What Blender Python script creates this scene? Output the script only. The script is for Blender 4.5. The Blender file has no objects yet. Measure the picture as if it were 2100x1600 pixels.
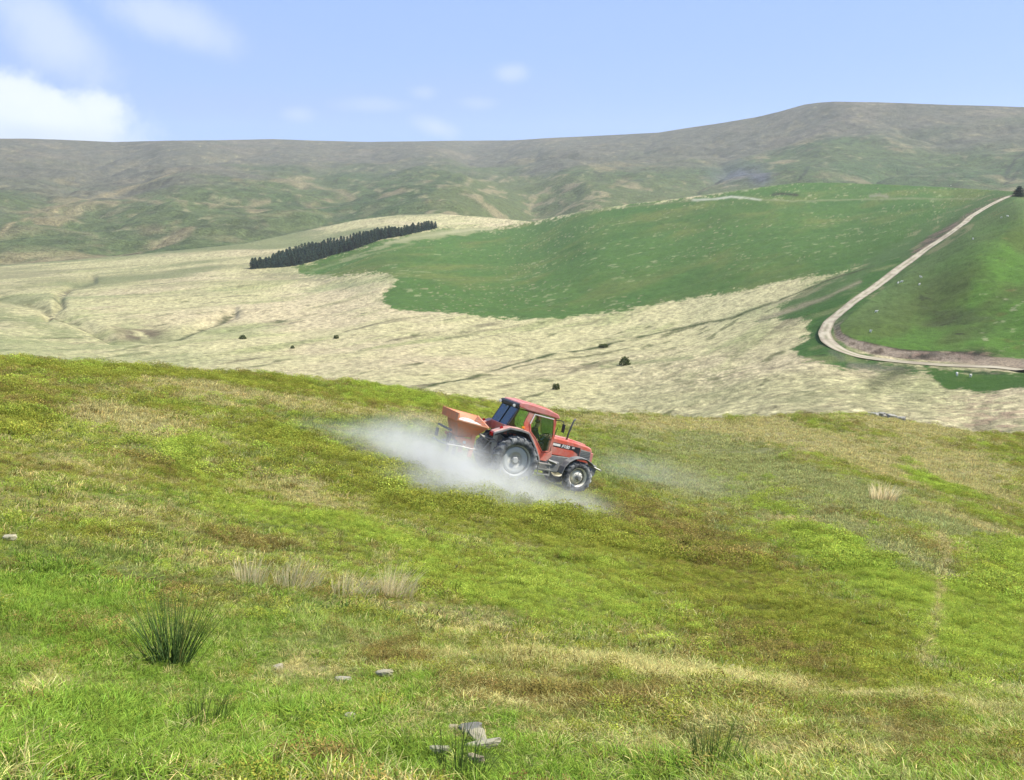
import bpy, bmesh, math, random
import numpy as np
from mathutils import Vector, Matrix
R_ = math.radians
random.seed(7); rng = np.random.default_rng(11)
scene = bpy.context.scene

# ------------------------------------------------------------------ camera
F_PX, CX, CY, W_PX = 1800.0, 1050.0, 800.0, 2100.0
TILT = math.atan(410 / F_PX)
cam_d = bpy.data.cameras.new("camera"); cam = bpy.data.objects.new("camera", cam_d)
scene.collection.objects.link(cam)
cam_d.sensor_width = 36; cam_d.lens = 36 * F_PX / W_PX
cam_d.clip_start = 0.1; cam_d.clip_end = 20000
cam.location = (0, 0, 0); cam.rotation_euler = (math.pi / 2 - TILT, 0, 0)
scene.camera = cam

# ------------------------------------------------------------------ sun
SUN_EL, SUN_AZ = R_(50), R_(86)          # azimuth from +Y (view direction) clockwise to +X
sd = Vector((math.cos(SUN_EL) * math.sin(SUN_AZ), math.cos(SUN_EL) * math.cos(SUN_AZ), math.sin(SUN_EL)))
sl = bpy.data.lights.new("sun", 'SUN'); sun = bpy.data.objects.new("sun", sl)
scene.collection.objects.link(sun)
sl.energy = 5.0; sl.angle = R_(0.53); sl.color = (1.0, 0.94, 0.82)
sun.rotation_euler = (-sd).to_track_quat('-Z', 'Y').to_euler()
sun.location = (30, 10, 60)

# ------------------------------------------------------------------ world
world = bpy.data.worlds.new("World"); scene.world = world; world.use_nodes = True
nt = world.node_tree; nt.nodes.clear()
def N(t, typ, **kw):
    n = t.nodes.new(typ)
    for k, v in kw.items(): setattr(n, k, v)
    return n
def mth(t, op, a, b=None, c=None, clamp=False):
    n = N(t, 'ShaderNodeMath', operation=op, use_clamp=clamp)
    for i, x in enumerate((a, b, c)):
        if x is None: continue
        if isinstance(x, (int, float)): n.inputs[i].default_value = x
        else: t.links.new(x, n.inputs[i])
    return n.outputs[0]
def mixc(t, f, a, b, mode='MIX'):
    n = N(t, 'ShaderNodeMix', data_type='RGBA', blend_type=mode)
    for i, x in ((0, f), (6, a), (7, b)):
        if isinstance(x, (int, float)): n.inputs[i].default_value = x
        elif isinstance(x, tuple): n.inputs[i].default_value = (*x, 1) if len(x) == 3 else x
        else: t.links.new(x, n.inputs[i])
    return n.outputs[2]
def smooth(t, x, lo, hi):
    n = N(t, 'ShaderNodeMapRange', interpolation_type='SMOOTHSTEP')
    t.links.new(x, n.inputs[0]); n.inputs[1].default_value = lo; n.inputs[2].default_value = hi
    return n.outputs[0]
def noise(t, vec, scale, detail=4, rough=0.55, dim='3D'):
    n = N(t, 'ShaderNodeTexNoise', noise_dimensions=dim)
    if vec is not None: t.links.new(vec, n.inputs['Vector'])
    n.inputs['Scale'].default_value = scale; n.inputs['Detail'].default_value = detail
    n.inputs['Roughness'].default_value = rough
    return n.outputs['Fac']

def pray(u, v):
    u = np.asarray(u, float); v = np.asarray(v, float)
    dx = (u - CX) / F_PX; dz = (CY - v) / F_PX
    d = np.stack([dx, math.cos(TILT) + dz * math.sin(TILT), -math.sin(TILT) + dz * math.cos(TILT)], -1)
    return d / np.linalg.norm(d, axis=-1, keepdims=True)
def proj(P):
    d = P[..., 1] * math.cos(TILT) - P[..., 2] * math.sin(TILT)
    up = P[..., 1] * math.sin(TILT) + P[..., 2] * math.cos(TILT)
    return CX + F_PX * P[..., 0] / d, CY - F_PX * up / d

sky = N(nt, 'ShaderNodeTexSky', sky_type='NISHITA', sun_disc=False)
sky.sun_elevation = SUN_EL; sky.sun_rotation = SUN_AZ
sky.air_density = 0.9; sky.dust_density = 0.0; sky.ozone_density = 5.0; sky.altitude = 400
SKY_STRENGTH = 0.115
tc = N(nt, 'ShaderNodeTexCoord'); sep = N(nt, 'ShaderNodeSeparateXYZ')
nt.links.new(tc.outputs['Generated'], sep.inputs[0])
gx, gy, gz = sep.outputs
azn = mth(nt, 'ARCTAN2', gx, gy); eln = mth(nt, 'ARCSINE', gz)
dwarp = noise(nt, tc.outputs['Generated'], 9, 5, .6); dwarp2 = noise(nt, tc.outputs['Generated'], 34, 6, .65)
wn = mth(nt, 'ADD', mth(nt, 'MULTIPLY_ADD', dwarp, .9, -.45), mth(nt, 'MULTIPLY_ADD', dwarp2, .5, -.25))
def blob(u, v, wu, wv, rot=0.0, lo=.0, hi=.5, warp=1.0):
    d = pray(u, v); a0 = math.atan2(d[0], d[1]); e0 = math.asin(d[2])
    da = mth(nt, 'SUBTRACT', azn, a0); de = mth(nt, 'SUBTRACT', eln, e0)
    c, s = math.cos(rot), math.sin(rot)
    x = mth(nt, 'ADD', mth(nt, 'MULTIPLY', da, c), mth(nt, 'MULTIPLY', de, s))
    y = mth(nt, 'ADD', mth(nt, 'MULTIPLY', da, -s), mth(nt, 'MULTIPLY', de, c))
    x = mth(nt, 'DIVIDE', x, wu / F_PX); y = mth(nt, 'DIVIDE', y, wv / F_PX)
    r = mth(nt, 'SQRT', mth(nt, 'ADD', mth(nt, 'MULTIPLY', x, x), mth(nt, 'MULTIPLY', y, y)))
    val = mth(nt, 'ADD', mth(nt, 'SUBTRACT', 1.0, r), mth(nt, 'MULTIPLY', wn, warp))
    return smooth(nt, val, lo, hi)
col = N(nt, 'ShaderNodeMix', data_type='RGBA', blend_type='MULTIPLY'); col.inputs[0].default_value = 1
nt.links.new(sky.outputs[0], col.inputs[6]); col.inputs[7].default_value = (0.90, 0.97, 1.22, 1)
K = 1 / SKY_STRENGTH
c = mixc(nt, .86, col.outputs[2], tuple(K * x for x in (.250, .362, .645)))
white = tuple(K * x for x in (.60, .65, .68)); pale = tuple(K * x for x in (.42, .50, .66)); lav = tuple(K * x for x in (.27, .37, .65))
def over(c, m, k, colr): return mixc(nt, mth(nt, 'MULTIPLY', m, k), c, colr)
for (a, b, wu, wv, rot, k) in ((520, 215, 330, 55, .0, .45), (940, 200, 300, 75, .1, .40), (90, 130, 300, 120, -.2, .55), (400, 60, 300, 100, -.2, .35)):
    c = over(c, blob(a, b, wu, wv, rot, .0, .9, .8), k, lav)
for (a, b, wu, wv, rot, k) in ((110, 75, 190, 85, -.75, .95), (350, 45, 190, 62, -.25, .85), (1050, 150, 52, 26, 0, .7), (895, 262, 75, 30, -.3, .75),
                               (612, 235, 50, 24, 0, .5), (868, 190, 40, 20, 0, .45), (770, 215, 110, 22, 0, .4), (980, 212, 60, 20, 0, .4)):
    c = over(c, blob(a, b, wu, wv, rot, .05, .9, .9), k, pale)
for (a, b, wu, wv, rot, k) in ((30, 265, 275, 100, -.03, .55), (175, 238, 110, 62, .3, .5), (30, 205, 110, 50, 0, .5), (110, 225, 60, 40, 0, .4), (205, 212, 46, 34, 0, .5), (60, 190, 60, 30, 0, .4)):
    c = over(c, blob(a, b, wu, wv, rot, .0, .62, 1.35), min(1.0, k * 1.35), white)
c = over(c, blob(60, 285, 240, 34, 0, .0, .9, 1.2), .45, tuple(K * x for x in (.40, .47, .60)))  # grey shading painted on the underside of the left cloud
# scattered clouds over the rest of the sky, as around the ones in view
cn = noise(nt, tc.outputs['Generated'], 2.3, 6, .6)
hi_m = smooth(nt, gz, .26, .42)
c = over(c, mth(nt, 'MULTIPLY', smooth(nt, cn, .54, .68), hi_m), .85, white)
bg = N(nt, 'ShaderNodeBackground'); bg.inputs['Strength'].default_value = SKY_STRENGTH
nt.links.new(c, bg.inputs['Color'])
wo = N(nt, 'ShaderNodeOutputWorld'); nt.links.new(bg.outputs[0], wo.inputs['Surface'])

scene.view_settings.view_transform = 'Standard'; scene.view_settings.look = 'None'
scene.view_settings.exposure = 0.66; scene.view_settings.gamma = 1
scene.view_settings.use_curve_mapping = False
scene.cycles.max_bounces = 6; scene.cycles.diffuse_bounces = 3; scene.cycles.volume_bounces = 1
scene.cycles.transparent_max_bounces = 8

# ------------------------------------------------------------------ numpy noise
def _h(ix, iy, seed):
    ix = ix.astype(np.int64).astype(np.uint64); iy = iy.astype(np.int64).astype(np.uint64)
    with np.errstate(over='ignore'):
        h = ix * np.uint64(374761393) + iy * np.uint64(668265263) + np.uint64(seed * 2246822519 + 12345)
        h = (h ^ (h >> np.uint64(13))) * np.uint64(1274126177)
        h = h ^ (h >> np.uint64(16)); h = h * np.uint64(2654435761); h = h ^ (h >> np.uint64(15))
    return (h & np.uint64(0xFFFFFF)).astype(float) / float(0xFFFFFF)
def vn(x, y, seed=0):
    ix = np.floor(x); iy = np.floor(y); fx = x - ix; fy = y - iy
    fx = fx * fx * (3 - 2 * fx); fy = fy * fy * (3 - 2 * fy)
    a = _h(ix, iy, seed); b = _h(ix + 1, iy, seed); c_ = _h(ix, iy + 1, seed); d = _h(ix + 1, iy + 1, seed)
    return (a * (1 - fx) + b * fx) * (1 - fy) + (c_ * (1 - fx) + d * fx) * fy
def fbm(x, y, s, seed=0, o=4, g=.55):
    t = 0; a = 1; n = 0
    for i in range(o):
        th = .6 + i * 1.1
        xr = (x * math.cos(th) - y * math.sin(th)) / s; yr = (x * math.sin(th) + y * math.cos(th)) / s
        t = t + a * vn(xr + 17.3 * i, yr - 9.1 * i, seed + i * 7); n += a; a *= g; s *= .5
    return t / n            # 0..1, about .5 mean
def nz(x, y, s, seed=0, o=4): return (fbm(x, y, s, seed, o) - .5) * 2.6
def sst(x, lo, hi):
    t = np.clip((x - lo) / (hi - lo), 0, 1); return t * t * (3 - 2 * t)
def pl(pts, u): a = np.array(pts, float); return np.interp(u, a[:, 0], a[:, 1])
def polysd(u, v, poly):
    """signed distance to polygon, positive inside"""
    p = np.array(poly, float); q = np.roll(p, -1, 0); d = np.full(u.shape, 1e9); ins = np.zeros(u.shape, bool)
    for (x0, y0), (x1, y1) in zip(p, q):
        ex, ey = x1 - x0, y1 - y0; t = np.clip(((u - x0) * ex + (v - y0) * ey) / (ex * ex + ey * ey + 1e-9), 0, 1)
        d = np.minimum(d, np.hypot(u - x0 - t * ex, v - y0 - t * ey))
        if y0 != y1:
            cr = ((y0 > v) != (y1 > v)) & (u < (x1 - x0) * (v - y0) / (y1 - y0) + x0); ins ^= cr
    return np.where(ins, d, -d)
def linesd(u, v, pts):
    p = np.array(pts, float); d = np.full(u.shape, 1e9)
    for (x0, y0), (x1, y1) in zip(p[:-1], p[1:]):
        ex, ey = x1 - x0, y1 - y0; t = np.clip(((u - x0) * ex + (v - y0) * ey) / (ex * ex + ey * ey + 1e-9), 0, 1)
        d = np.minimum(d, np.hypot(u - x0 - t * ex, v - y0 - t * ey))
    return d
class RBF:
    def __init__(s, pts, reg=1e-3):
        p = np.array(pts, float); s.c = p[:, :2] / 100; y = np.log(p[:, 2]); n = len(p)
        A = s._k(s.c) + np.eye(n) * reg; Pm = np.c_[np.ones(n), s.c]
        M = np.block([[A, Pm], [Pm.T, np.zeros((3, 3))]]); s.w = np.linalg.solve(M, np.r_[y, 0, 0, 0]); s.n = n
    def _k(s, q):
        d2 = ((q[:, None, :] - s.c[None]) ** 2).sum(-1); return .5 * d2 * np.log(d2 + 1e-12)
    def __call__(s, u, v):
        u = np.asarray(u, float); v = np.asarray(v, float); sh = np.broadcast(u, v).shape
        q = np.stack([np.broadcast_to(u, sh).ravel(), np.broadcast_to(v, sh).ravel()], -1) / 100; out = np.empty(len(q))
        for i in range(0, len(q), 60000):
            qq = q[i:i + 60000]; out[i:i + 60000] = s._k(qq) @ s.w[:s.n] + s.w[s.n] + qq @ s.w[s.n + 1:]
        return np.exp(out).reshape(sh)

# ------------------------------------------------------------------ tractor pose (needed by the hillside)
def make_pose(yaw, pitch, roll):
    y, p, r = map(math.radians, (yaw, pitch, roll))
    f = np.array([math.cos(p) * math.cos(y), math.cos(p) * math.sin(y), -math.sin(p)])
    l0 = np.array([-math.sin(y), math.cos(y), 0]); n0 = np.cross(f, l0)
    l = l0 * math.cos(r) - n0 * math.sin(r); n = np.cross(f, l)
    return np.stack([f, l, n], 1)
TR = make_pose(21, 15, 5); TO = np.array([-0.40, 28.74, -9.66])

# ------------------------------------------------------------------ terrain distance fields
tl = []
for lx in (-3.5, 0, 2.6, 6):
    for ly in (-3, 0, 3):
        P = TO + TR @ np.array([lx, ly, 0.0]); u, v = proj(P); tl.append((float(u), float(v), float(np.linalg.norm(P))))
CREST_A = [(-600, 700), (0, 735), (60, 739), (200, 747), (330, 755), (480, 768), (560, 773), (700, 784), (860, 800), (980, 818), (1100, 838), (1200, 848), (1350, 854), (1480, 858), (1600, 853), (1700, 852),
           (1790, 851), (1850, 862), (1900, 872), (1980, 886), (2100, 894), (2600, 960)]
CREST_RA = [(-600, 40), (0, 44), (500, 52), (860, 62), (1100, 72), (1350, 84), (1700, 98), (1900, 108), (2100, 120), (2600, 140)]
ctrlA = tl + [(-600, 1600, 3.1), (0, 1600, 3.2), (525, 1600, 3.3), (1050, 1600, 3.5), (1600, 1600, 3.8), (2100, 1600, 4.3), (2700, 1600, 5),
    (0, 1400, 5.0), (500, 1400, 5.7), (1050, 1400, 6.4), (1600, 1400, 7.8), (2100, 1400, 10.5),
    (0, 1230, 8.0), (500, 1230, 9.5), (1050, 1230, 12), (1600, 1230, 16.5), (2100, 1230, 23),
    (0, 1080, 12.5), (500, 1080, 16), (1600, 1100, 29), (2100, 1100, 40),
    (0, 930, 20), (450, 930, 25), (1650, 980, 47), (2100, 990, 64), (0, 820, 30), (1700, 900, 72), (2100, 930, 92),
    (-600, 1200, 7.5), (-600, 900, 20), (2700, 1200, 32), (2700, 1000, 80), (-600, 2600, 2.1), (500, 2600, 2.0), (1050, 2600, 2.0), (1600, 2600, 2.05), (2700, 2600, 2.2), (1050, 2000, 2.6), (0, 2000, 2.5), (2100, 2000, 2.9)]
for u in (-600, 0, 300, 600, 860, 1100, 1350, 1700, 1900, 2100, 2600): ctrlA.append((u, pl(CREST_A, u), pl(CREST_RA, u)))
rA = RBF(ctrlA)
TOP_B = [(-600, 560), (0, 545), (250, 525), (500, 500), (640, 470), (740, 450), (820, 441), (895, 438), (1000, 446), (1090, 455), (1200, 432), (1300, 418), (1400, 406), (1500, 392), (1560, 384), (1640, 375),
         (1720, 375), (1800, 378), (1930, 384), (2050, 391), (2100, 394), (2200, 385), (2700, 350)]
ctrlB = [(0, 860, 270), (0, 735, 350), (0, 640, 520), (0, 545, 900), (-600, 860, 280), (-600, 700, 430), (-600, 560, 900), (250, 690, 430), (250, 600, 640), (250, 525, 960),
    (500, 860, 230), (500, 760, 310), (500, 640, 520), (515, 552, 800), (500, 500, 1010), (860, 880, 180), (860, 800, 240), (860, 650, 450), (800, 560, 640),
    (1100, 900, 175), (1140, 795, 250), (1281, 745, 300), (1100, 655, 440), (897, 468, 1050), (700, 520, 880), (650, 560, 760), (1090, 455, 1120), (740, 450, 1200), (895, 438, 1280),
    (1400, 900, 150), (1400, 740, 285), (1400, 640, 430), (1700, 900, 135), (1700, 790, 200), (1690, 695, 262), (1620, 600, 400), (2100, 940, 128), (2100, 800, 195), (2100, 762, 228),
    (1760, 735, 240), (1900, 748, 235), (1900, 650, 300), (2100, 600, 310), (2100, 500, 385), (2100, 420, 520), (1760, 620, 310), (1850, 560, 370), (1980, 460, 480), (2050, 412, 620), (2085, 400, 700),
    (1200, 600, 530), (1500, 600, 450), (1200, 500, 740), (1500, 500, 640), (1750, 500, 570), (1500, 425, 850), (1640, 375, 1050), (1300, 440, 900), (1950, 400, 880), (1400, 406, 980), (1930, 384, 980), (2100, 394, 820), (1200, 432, 1030),
    (2700, 900, 150), (2700, 700, 250), (2700, 350, 700), (2300, 380, 640)]
rB = RBF(ctrlB)
SKYL = [(-600, 272), (0, 284), (60, 284), (120, 286), (230, 291), (330, 288), (450, 287), (560, 285), (640, 288), (760, 291), (900, 289), (1050, 288), (1130, 283), (1200, 280), (1280, 276), (1350, 272), (1420, 261), (1480, 252),
        (1550, 240), (1600, 228), (1650, 214), (1680, 210), (1710, 208), (1800, 209), (1900, 213), (2000, 216), (2100, 219), (2600, 240)]
SKYR = [(-600, 3100), (0, 3200), (250, 3500), (700, 3900), (1100, 3700), (1500, 3200), (1710, 3000), (2100, 2900), (2600, 2600)]
HID = [(-600, 7), (350, 7), (700, 11), (900, 14), (2700, 14)]
CBR = [(-600, 985), (0, 985), (250, 1040), (500, 1110), (740, 1400), (1090, 1650), (1640, 1750), (2100, 1700), (2600, 1500)]
ctrlC = [(0, 430, 1500), (0, 350, 2300), (360, 352, 2200), (250, 430, 1600), (500, 440, 1500), (600, 380, 2100), (700, 420, 1800), (950, 372, 2050), (1200, 385, 1950), (1480, 392, 1900), (960, 350, 2700), (1250, 345, 2500),
         (1500, 340, 2300), (1600, 300, 2500), (1900, 300, 2350), (2100, 300, 2250), (2100, 360, 1900), (1750, 360, 1950), (300, 320, 2800), (700, 330, 3000), (1200, 300, 3300)]
for u in (-600, 0, 250, 500, 740, 1090, 1640, 2100, 2600): ctrlC.append((u, pl(TOP_B, u) + pl(HID, u), pl(CBR, u)))
for u in (-600, 0, 250, 500, 700, 900, 1100, 1300, 1500, 1710, 1900, 2100, 2600): ctrlC.append((u, pl(SKYL, u), pl(SKYR, u)))
rC = RBF(ctrlC)
cl = lambda u: np.clip(u, -600, 2600)
def surf(rf, u, v):
    return pray(u, v) * rf(cl(u), v)[..., None]

ROAD = [(2140, 757), (2060, 755), (1980, 752), (1900, 747), (1820, 740), (1765, 732), (1725, 720), (1698, 702), (1690, 682), (1700, 660), (1735, 634), (1790, 594), (1850, 548), (1900, 512), (1950, 480), (1978, 459), (1990, 446), (2020, 428), (2050, 412), (2068, 404), (2084, 400)]
KNOLL = [(1722, 668), (1727, 683), (1745, 697), (1790, 712), (1850, 722), (1930, 729), (2000, 733), (2040, 742), (2200, 750), (2300, 600), (2300, 380), (2095, 402), (2062, 418), (2030, 436), (2003, 455), (1990, 472), (1965, 488), (1910, 522), (1860, 560), (1800, 604), (1745, 645)]
def dispA(X, Y):
    r = np.hypot(X, Y); a = np.interp(r, [2, 8, 25, 60, 120], [.5, .8, 1, 1.3, 1.6])
    k = 1 - .75 * np.exp(-(((X - .8) / 4.5) ** 2 + ((Y - 29) / 4) ** 2))
    return k * (.035 * nz(X, Y, .45, 3, 3) + .10 * a * nz(X, Y, 2.2, 5, 3) + .13 * a * nz(X, Y, 7, 8, 2) * sst(r, 4, 20))
def dispB(X, Y, u, v):
    far = np.clip(linesd(u, v, ROAD) / 25, .1, 1)
    g_ = np.minimum(linesd(u, v, [(95, 645), (125, 625), (120, 604), (150, 584), (190, 572)]), linesd(u, v, [(0, 612), (70, 624), (150, 654), (235, 690), (300, 694), (375, 677), (480, 640)]))
    return -3.0 * np.exp(-(g_ / 9) ** 2) - 4.0 * np.exp(-(((u - 300) / 60) ** 2 + ((v - 682) / 14) ** 2)) + far * (.35 * nz(X, Y, 7, 21, 3) + 1.5 * nz(X * .55 - Y * .83, (X * .83 + Y * .55) * .4, 45, 23, 3) * sst(-(v - pl(TOP_B, u)) * -1, 6, 60) + .0)
def dispC(X, Y, u, v):
    e = sst(v - pl(SKYL, cl(u)), 0, 45) * .93 + .04
    n1 = np.abs(nz(X, Y * .45, 330, 31, 3)); n2 = nz(X, Y * .6, 900, 33, 2)
    return e * (-18 * (1 - n1) ** 3 + 22 * n2 + 9 * nz(X, Y, 90, 35, 4))

def PB(u, v):
    P = surf(rB, np.array([u], float), np.array([v], float)); P[..., 2] += dispB(P[..., 0], P[..., 1], np.array([u]), np.array([v])) + bank(np.array([u]), np.array([v]))
    return Vector(P[0])
def bank(u, v):
    s = polysd(u, v, KNOLL); low = sst(v, 560, 690); return low * (.9 * sst(s, -14, 1))
def PA(u, v):
    P = surf(rA, np.array([u], float), np.array([v], float)); P[..., 2] += dispA(P[..., 0], P[..., 1]); return Vector(P[0])

# ------------------------------------------------------------------ land cover colours (albedo, some shade painted in)
def C3(*a): return np.array(a, float)
def srgb(r, g, b, k=1.0):
    x = np.array([r, g, b]) / 255.; return np.where(x < .04045, x / 12.92, ((x + .055) / 1.055) ** 2.4) * k
KA = 0.50          # photo brightness to albedo
A_COL = dict(grass=srgb(136, 163, 66, KA), lime=srgb(152, 168, 70, KA), olive=srgb(142, 148, 62, KA), brown=srgb(136, 125, 70, KA), straw=srgb(206, 196, 132, KA), grey=srgb(180, 182, 118, KA), sage=srgb(150, 164, 86, KA))
CATS = list(A_COL)
# (category, u, v, half length, half width, angle in degrees (image, down to the right), weight)
PATCH = [
 ('olive', 1050, 1050, 260, 50, 14, 1.5), ('olive', 1450, 1180, 330, 85, 24, 1.5), ('brown', 1400, 1100, 280, 58, 24, 1.4), ('brown', 1600, 1290, 340, 62, 28, 1.4), ('olive', 1750, 1340, 250, 60, 30, 1.1),
 ('lime', 1150, 1200, 330, 60, 14, 1.0), ('lime', 1720, 1140, 190, 28, 28, 2.0), ('lime', 1880, 1230, 180, 60, 35, 1.3), ('lime', 1900, 990, 130, 14, 24, 2.2), ('lime', 2050, 1130, 120, 30, 24, 1.2),
 ('lime', 2040, 1280, 90, 160, 20, 1.3), ('lime', 1560, 1030, 120, 15, 25, 1.8), ('lime', 1650, 1270, 260, 60, 26, .9), ('lime', 1560, 985, 110, 40, 20, .8),
 ('straw', 1650, 905, 160, 18, 14, 1.6), ('straw', 1760, 940, 190, 11, 24, 2.0), ('straw', 1960, 950, 140, 24, 14, 1.4), ('straw', 1880, 880, 160, 12, 8, 1.2), ('straw', 2000, 1000, 120, 10, 20, 1.6),
 ('grey', 1600, 970, 160, 22, 22, 1.3), ('grey', 1850, 1050, 230, 22, 22, 2.0), ('straw', 2010, 1085, 150, 10, 24, 1.6), ('grey', 1720, 1090, 200, 22, 22, 1.2), ('grey', 1450, 1000, 160, 60, 14, 1.2),
 ('straw', 1620, 1075, 90, 10, 8, 1.6), ('grey', 1900, 1180, 90, 40, 40, 1.1), ('straw', 1810, 1018, 26, 10, 0, 2.0),
 ('grey', 1350, 910, 260, 40, 6, 1.0), ('sage', 1300, 960, 200, 60, 8, 1.2), ('straw', 1300, 870, 160, 12, 4, 1.0), ('straw', 1500, 880, 200, 12, 8, 1.3),
 ('straw', 260, 860, 150, 26, 12, 1.6), ('straw', 420, 800, 160, 16, 8, 1.3), ('straw', 750, 850, 180, 18, 8, 1.3), ('sage', 120, 930, 120, 50, 10, 1.0), ('straw', 180, 960, 140, 18, 10, 1.1), ('sage', 780, 890, 200, 26, 10, 1.4),
 ('olive', 450, 785, 480, 9, 4.5, 2.0), ('lime', 120, 752, 150, 9, 4, 1.2), ('lime', 820, 812, 160, 12, 7, 1.5), ('olive', 40, 850, 90, 60, 0, 1.3), ('brown', 60, 830, 120, 40, 10, 1.2), ('brown', 60, 960, 140, 30, 6, 1.3),
 ('brown', 330, 950, 160, 26, 10, .9), ('lime', 390, 940, 40, 50, 0, 1.6), ('lime', 540, 1050, 130, 32, 14, 1.3), ('lime', 770, 1100, 120, 24, 22, 2.2), ('olive', 760, 990, 140, 34, 20, 1.1), ('olive', 560, 900, 130, 26, 14, 1.2),
 ('brown', 520, 1110, 90, 16, 5, .9), ('olive', 930, 1010, 120, 22, 18, 1.6), ('straw', 620, 1000, 120, 30, 10, .9), ('straw', 380, 1140, 200, 14, 3, .8), ('grey', 360, 1165, 200, 14, 2, .6), ('straw', 250, 1060, 160, 22, 6, 1.0),
 ('straw', 650, 1185, 150, 12, 8, .8), ('olive', 950, 1190, 140, 34, 12, 1.6), ('lime', 1000, 1230, 200, 22, 12, 1.6), ('straw', 900, 1270, 200, 12, 12, .5),
 ('straw', 1020, 1320, 220, 18, 8, .7), ('grey', 1250, 1340, 160, 20, 8, .7), ('straw', 1560, 1400, 220, 13, 9, 1.0), ('straw', 1900, 1440, 220, 14, 10, 1.1), ('straw', 1290, 1380, 260, 26, 6, 1.0),
 ('brown', 1480, 1475, 330, 55, 6, .8), ('brown', 1900, 1540, 260, 50, 8, .9), ('straw', 1700, 1560, 300, 40, 8, .9), ('brown', 1200, 1440, 200, 40, 5, .8), ('brown', 1160, 1380, 160, 22, 8, .7), ('olive', 1600, 1500, 300, 60, 8, .5),
 ('grass', 240, 1540, 460, 150, 0, 1.5), ('grass', 60, 1250, 150, 80, 0, 1.6), ('grass', 420, 1330, 240, 60, 0, 1.0), ('grass', 980, 1580, 230, 50, 0, 1.3), ('grass', 760, 1440, 200, 60, 0, .9), ('sage', 650, 1300, 240, 50, 0, .8),
 ('brown', 640, 1570, 80, 30, 0, 1.9), ('brown', 200, 1330, 110, 30, 5, 1.0), ('brown', 780, 1345, 60, 26, 0, 1.6), ('brown', 30, 1190, 60, 26, 0, .8), ('brown', 290, 1200, 120, 22, 6, .9), ('straw', 580, 1360, 60, 20, 0, 1.5), ('straw', 100, 1410, 70, 26, 0, 1.0),
 ('grass', 1980, 1560, 130, 40, 0, .9), ('grass', 1820, 1450, 120, 24, 0, .7), ('olive', 200, 1100, 140, 24, 0, .8), ('sage', 200, 1140, 160, 30, 0, .8),
]
PATHS = [([(1932, 1110), (1938, 1140), (1943, 1175), (1930, 1200), (1922, 1240), (1921, 1280), (1903, 1318), (1895, 1358)], 10, 'straw', 3.4)]
def scoresA(u, v, X, Y):
    r = np.hypot(X, Y); wu = u + 16 * nz(X, Y, 1.2, 41, 3) + 14 * nz(X, Y, 5, 43, 2); wv = v + 10 * nz(X, Y, 1.3, 45, 3) + 9 * nz(X, Y, 5, 47, 2)
    S = {k: np.zeros(u.shape) for k in CATS}
    base = dict(grass=.6, lime=.42, olive=.6, brown=.40, straw=.86, grey=.6, sage=.55)
    near = 1 - sst(r, 5, 14)
    for i, k in enumerate(CATS):
        S[k] += base[k] + .55 * nz(X, Y, 3.2, 60 + i, 3) + .55 * nz(X, Y, .7, 80 + i, 3) + .3 * nz(X, Y, 11, 100 + i, 2) + .55 * near * nz(X, Y, .28, 120 + i, 2)
    S['grass'] += .45 * near; S['lime'] -= .5 * near; S['olive'] -= .15 * near; S['straw'] -= .1 * near
    S['grass'] -= .35 * sst(r, 14, 30)
    for k, a, b, L, Wd, ang, w in PATCH:
        if k in ('straw', 'grey') and a > 1400 and b < 1100: w = w * 1.6; Wd = Wd * 1.15
        if k in ('straw', 'grey') and b < 900 and a < 1000: w = w * 1.4
        c_, s_ = math.cos(R_(ang)), math.sin(R_(ang)); x = ((wu - a) * c_ + (wv - b) * s_) / L; y = (-(wu - a) * s_ + (wv - b) * c_) / Wd
        S[k] += w * 1.15 * np.exp(-(x * x + y * y) * 1.0)
    for pts, wd, k, w in PATHS: S[k] += w * np.exp(-(linesd(wu * .5 + u * .5, wv * .5 + v * .5, pts) / wd) ** 2)
    return S
def colA(u, v, X, Y, sharp=4.0):
    S = scoresA(u, v, X, Y); M = np.stack([S[k] for k in CATS], -1); M = np.exp(sharp * (M - M.max(-1, keepdims=True))); M /= M.sum(-1, keepdims=True)
    return M @ np.stack([A_COL[k] for k in CATS])

def lerp(a, b, m): return a + (b - a) * m[..., None]
PAST = [(600, 548), (620, 562), (700, 567), (740, 560), (800, 562), (812, 575), (788, 600), (800, 640), (900, 640), (1000, 652), (1080, 656), (1150, 655), (1250, 641), (1400, 615), (1550, 588), (1650, 570), (1720, 556), (1800, 528), (1850, 500), (1890, 476), (1950, 446), (2030, 410), (2066, 402), (2110, 392),
        (2110, 340), (1600, 330), (1560, 385), (1400, 408), (1200, 433), (1090, 457), (1000, 473), (960, 470), (905, 468), (860, 477), (780, 494), (700, 522), (640, 538)]
VERGE = [(1560, 655), (1640, 628), (1720, 590), (1840, 528), (1852, 552), (1740, 640), (1706, 664), (1697, 690), (1735, 722), (1800, 738), (1900, 752), (1880, 764), (1780, 757), (1700, 752), (1640, 742), (1616, 712), (1650, 682), (1660, 655)]
GREEN3 = [(1890, 757), (2120, 768), (2120, 800), (2010, 809), (1945, 800), (1925, 780)]
STRAWGAP = [(860, 478), (960, 468), (1000, 470), (940, 482), (800, 500), (740, 520), (700, 535), (760, 512)]
def fgrain(X, Y, s, seed): return vn(X / s, Y / s, seed) - .5
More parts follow.
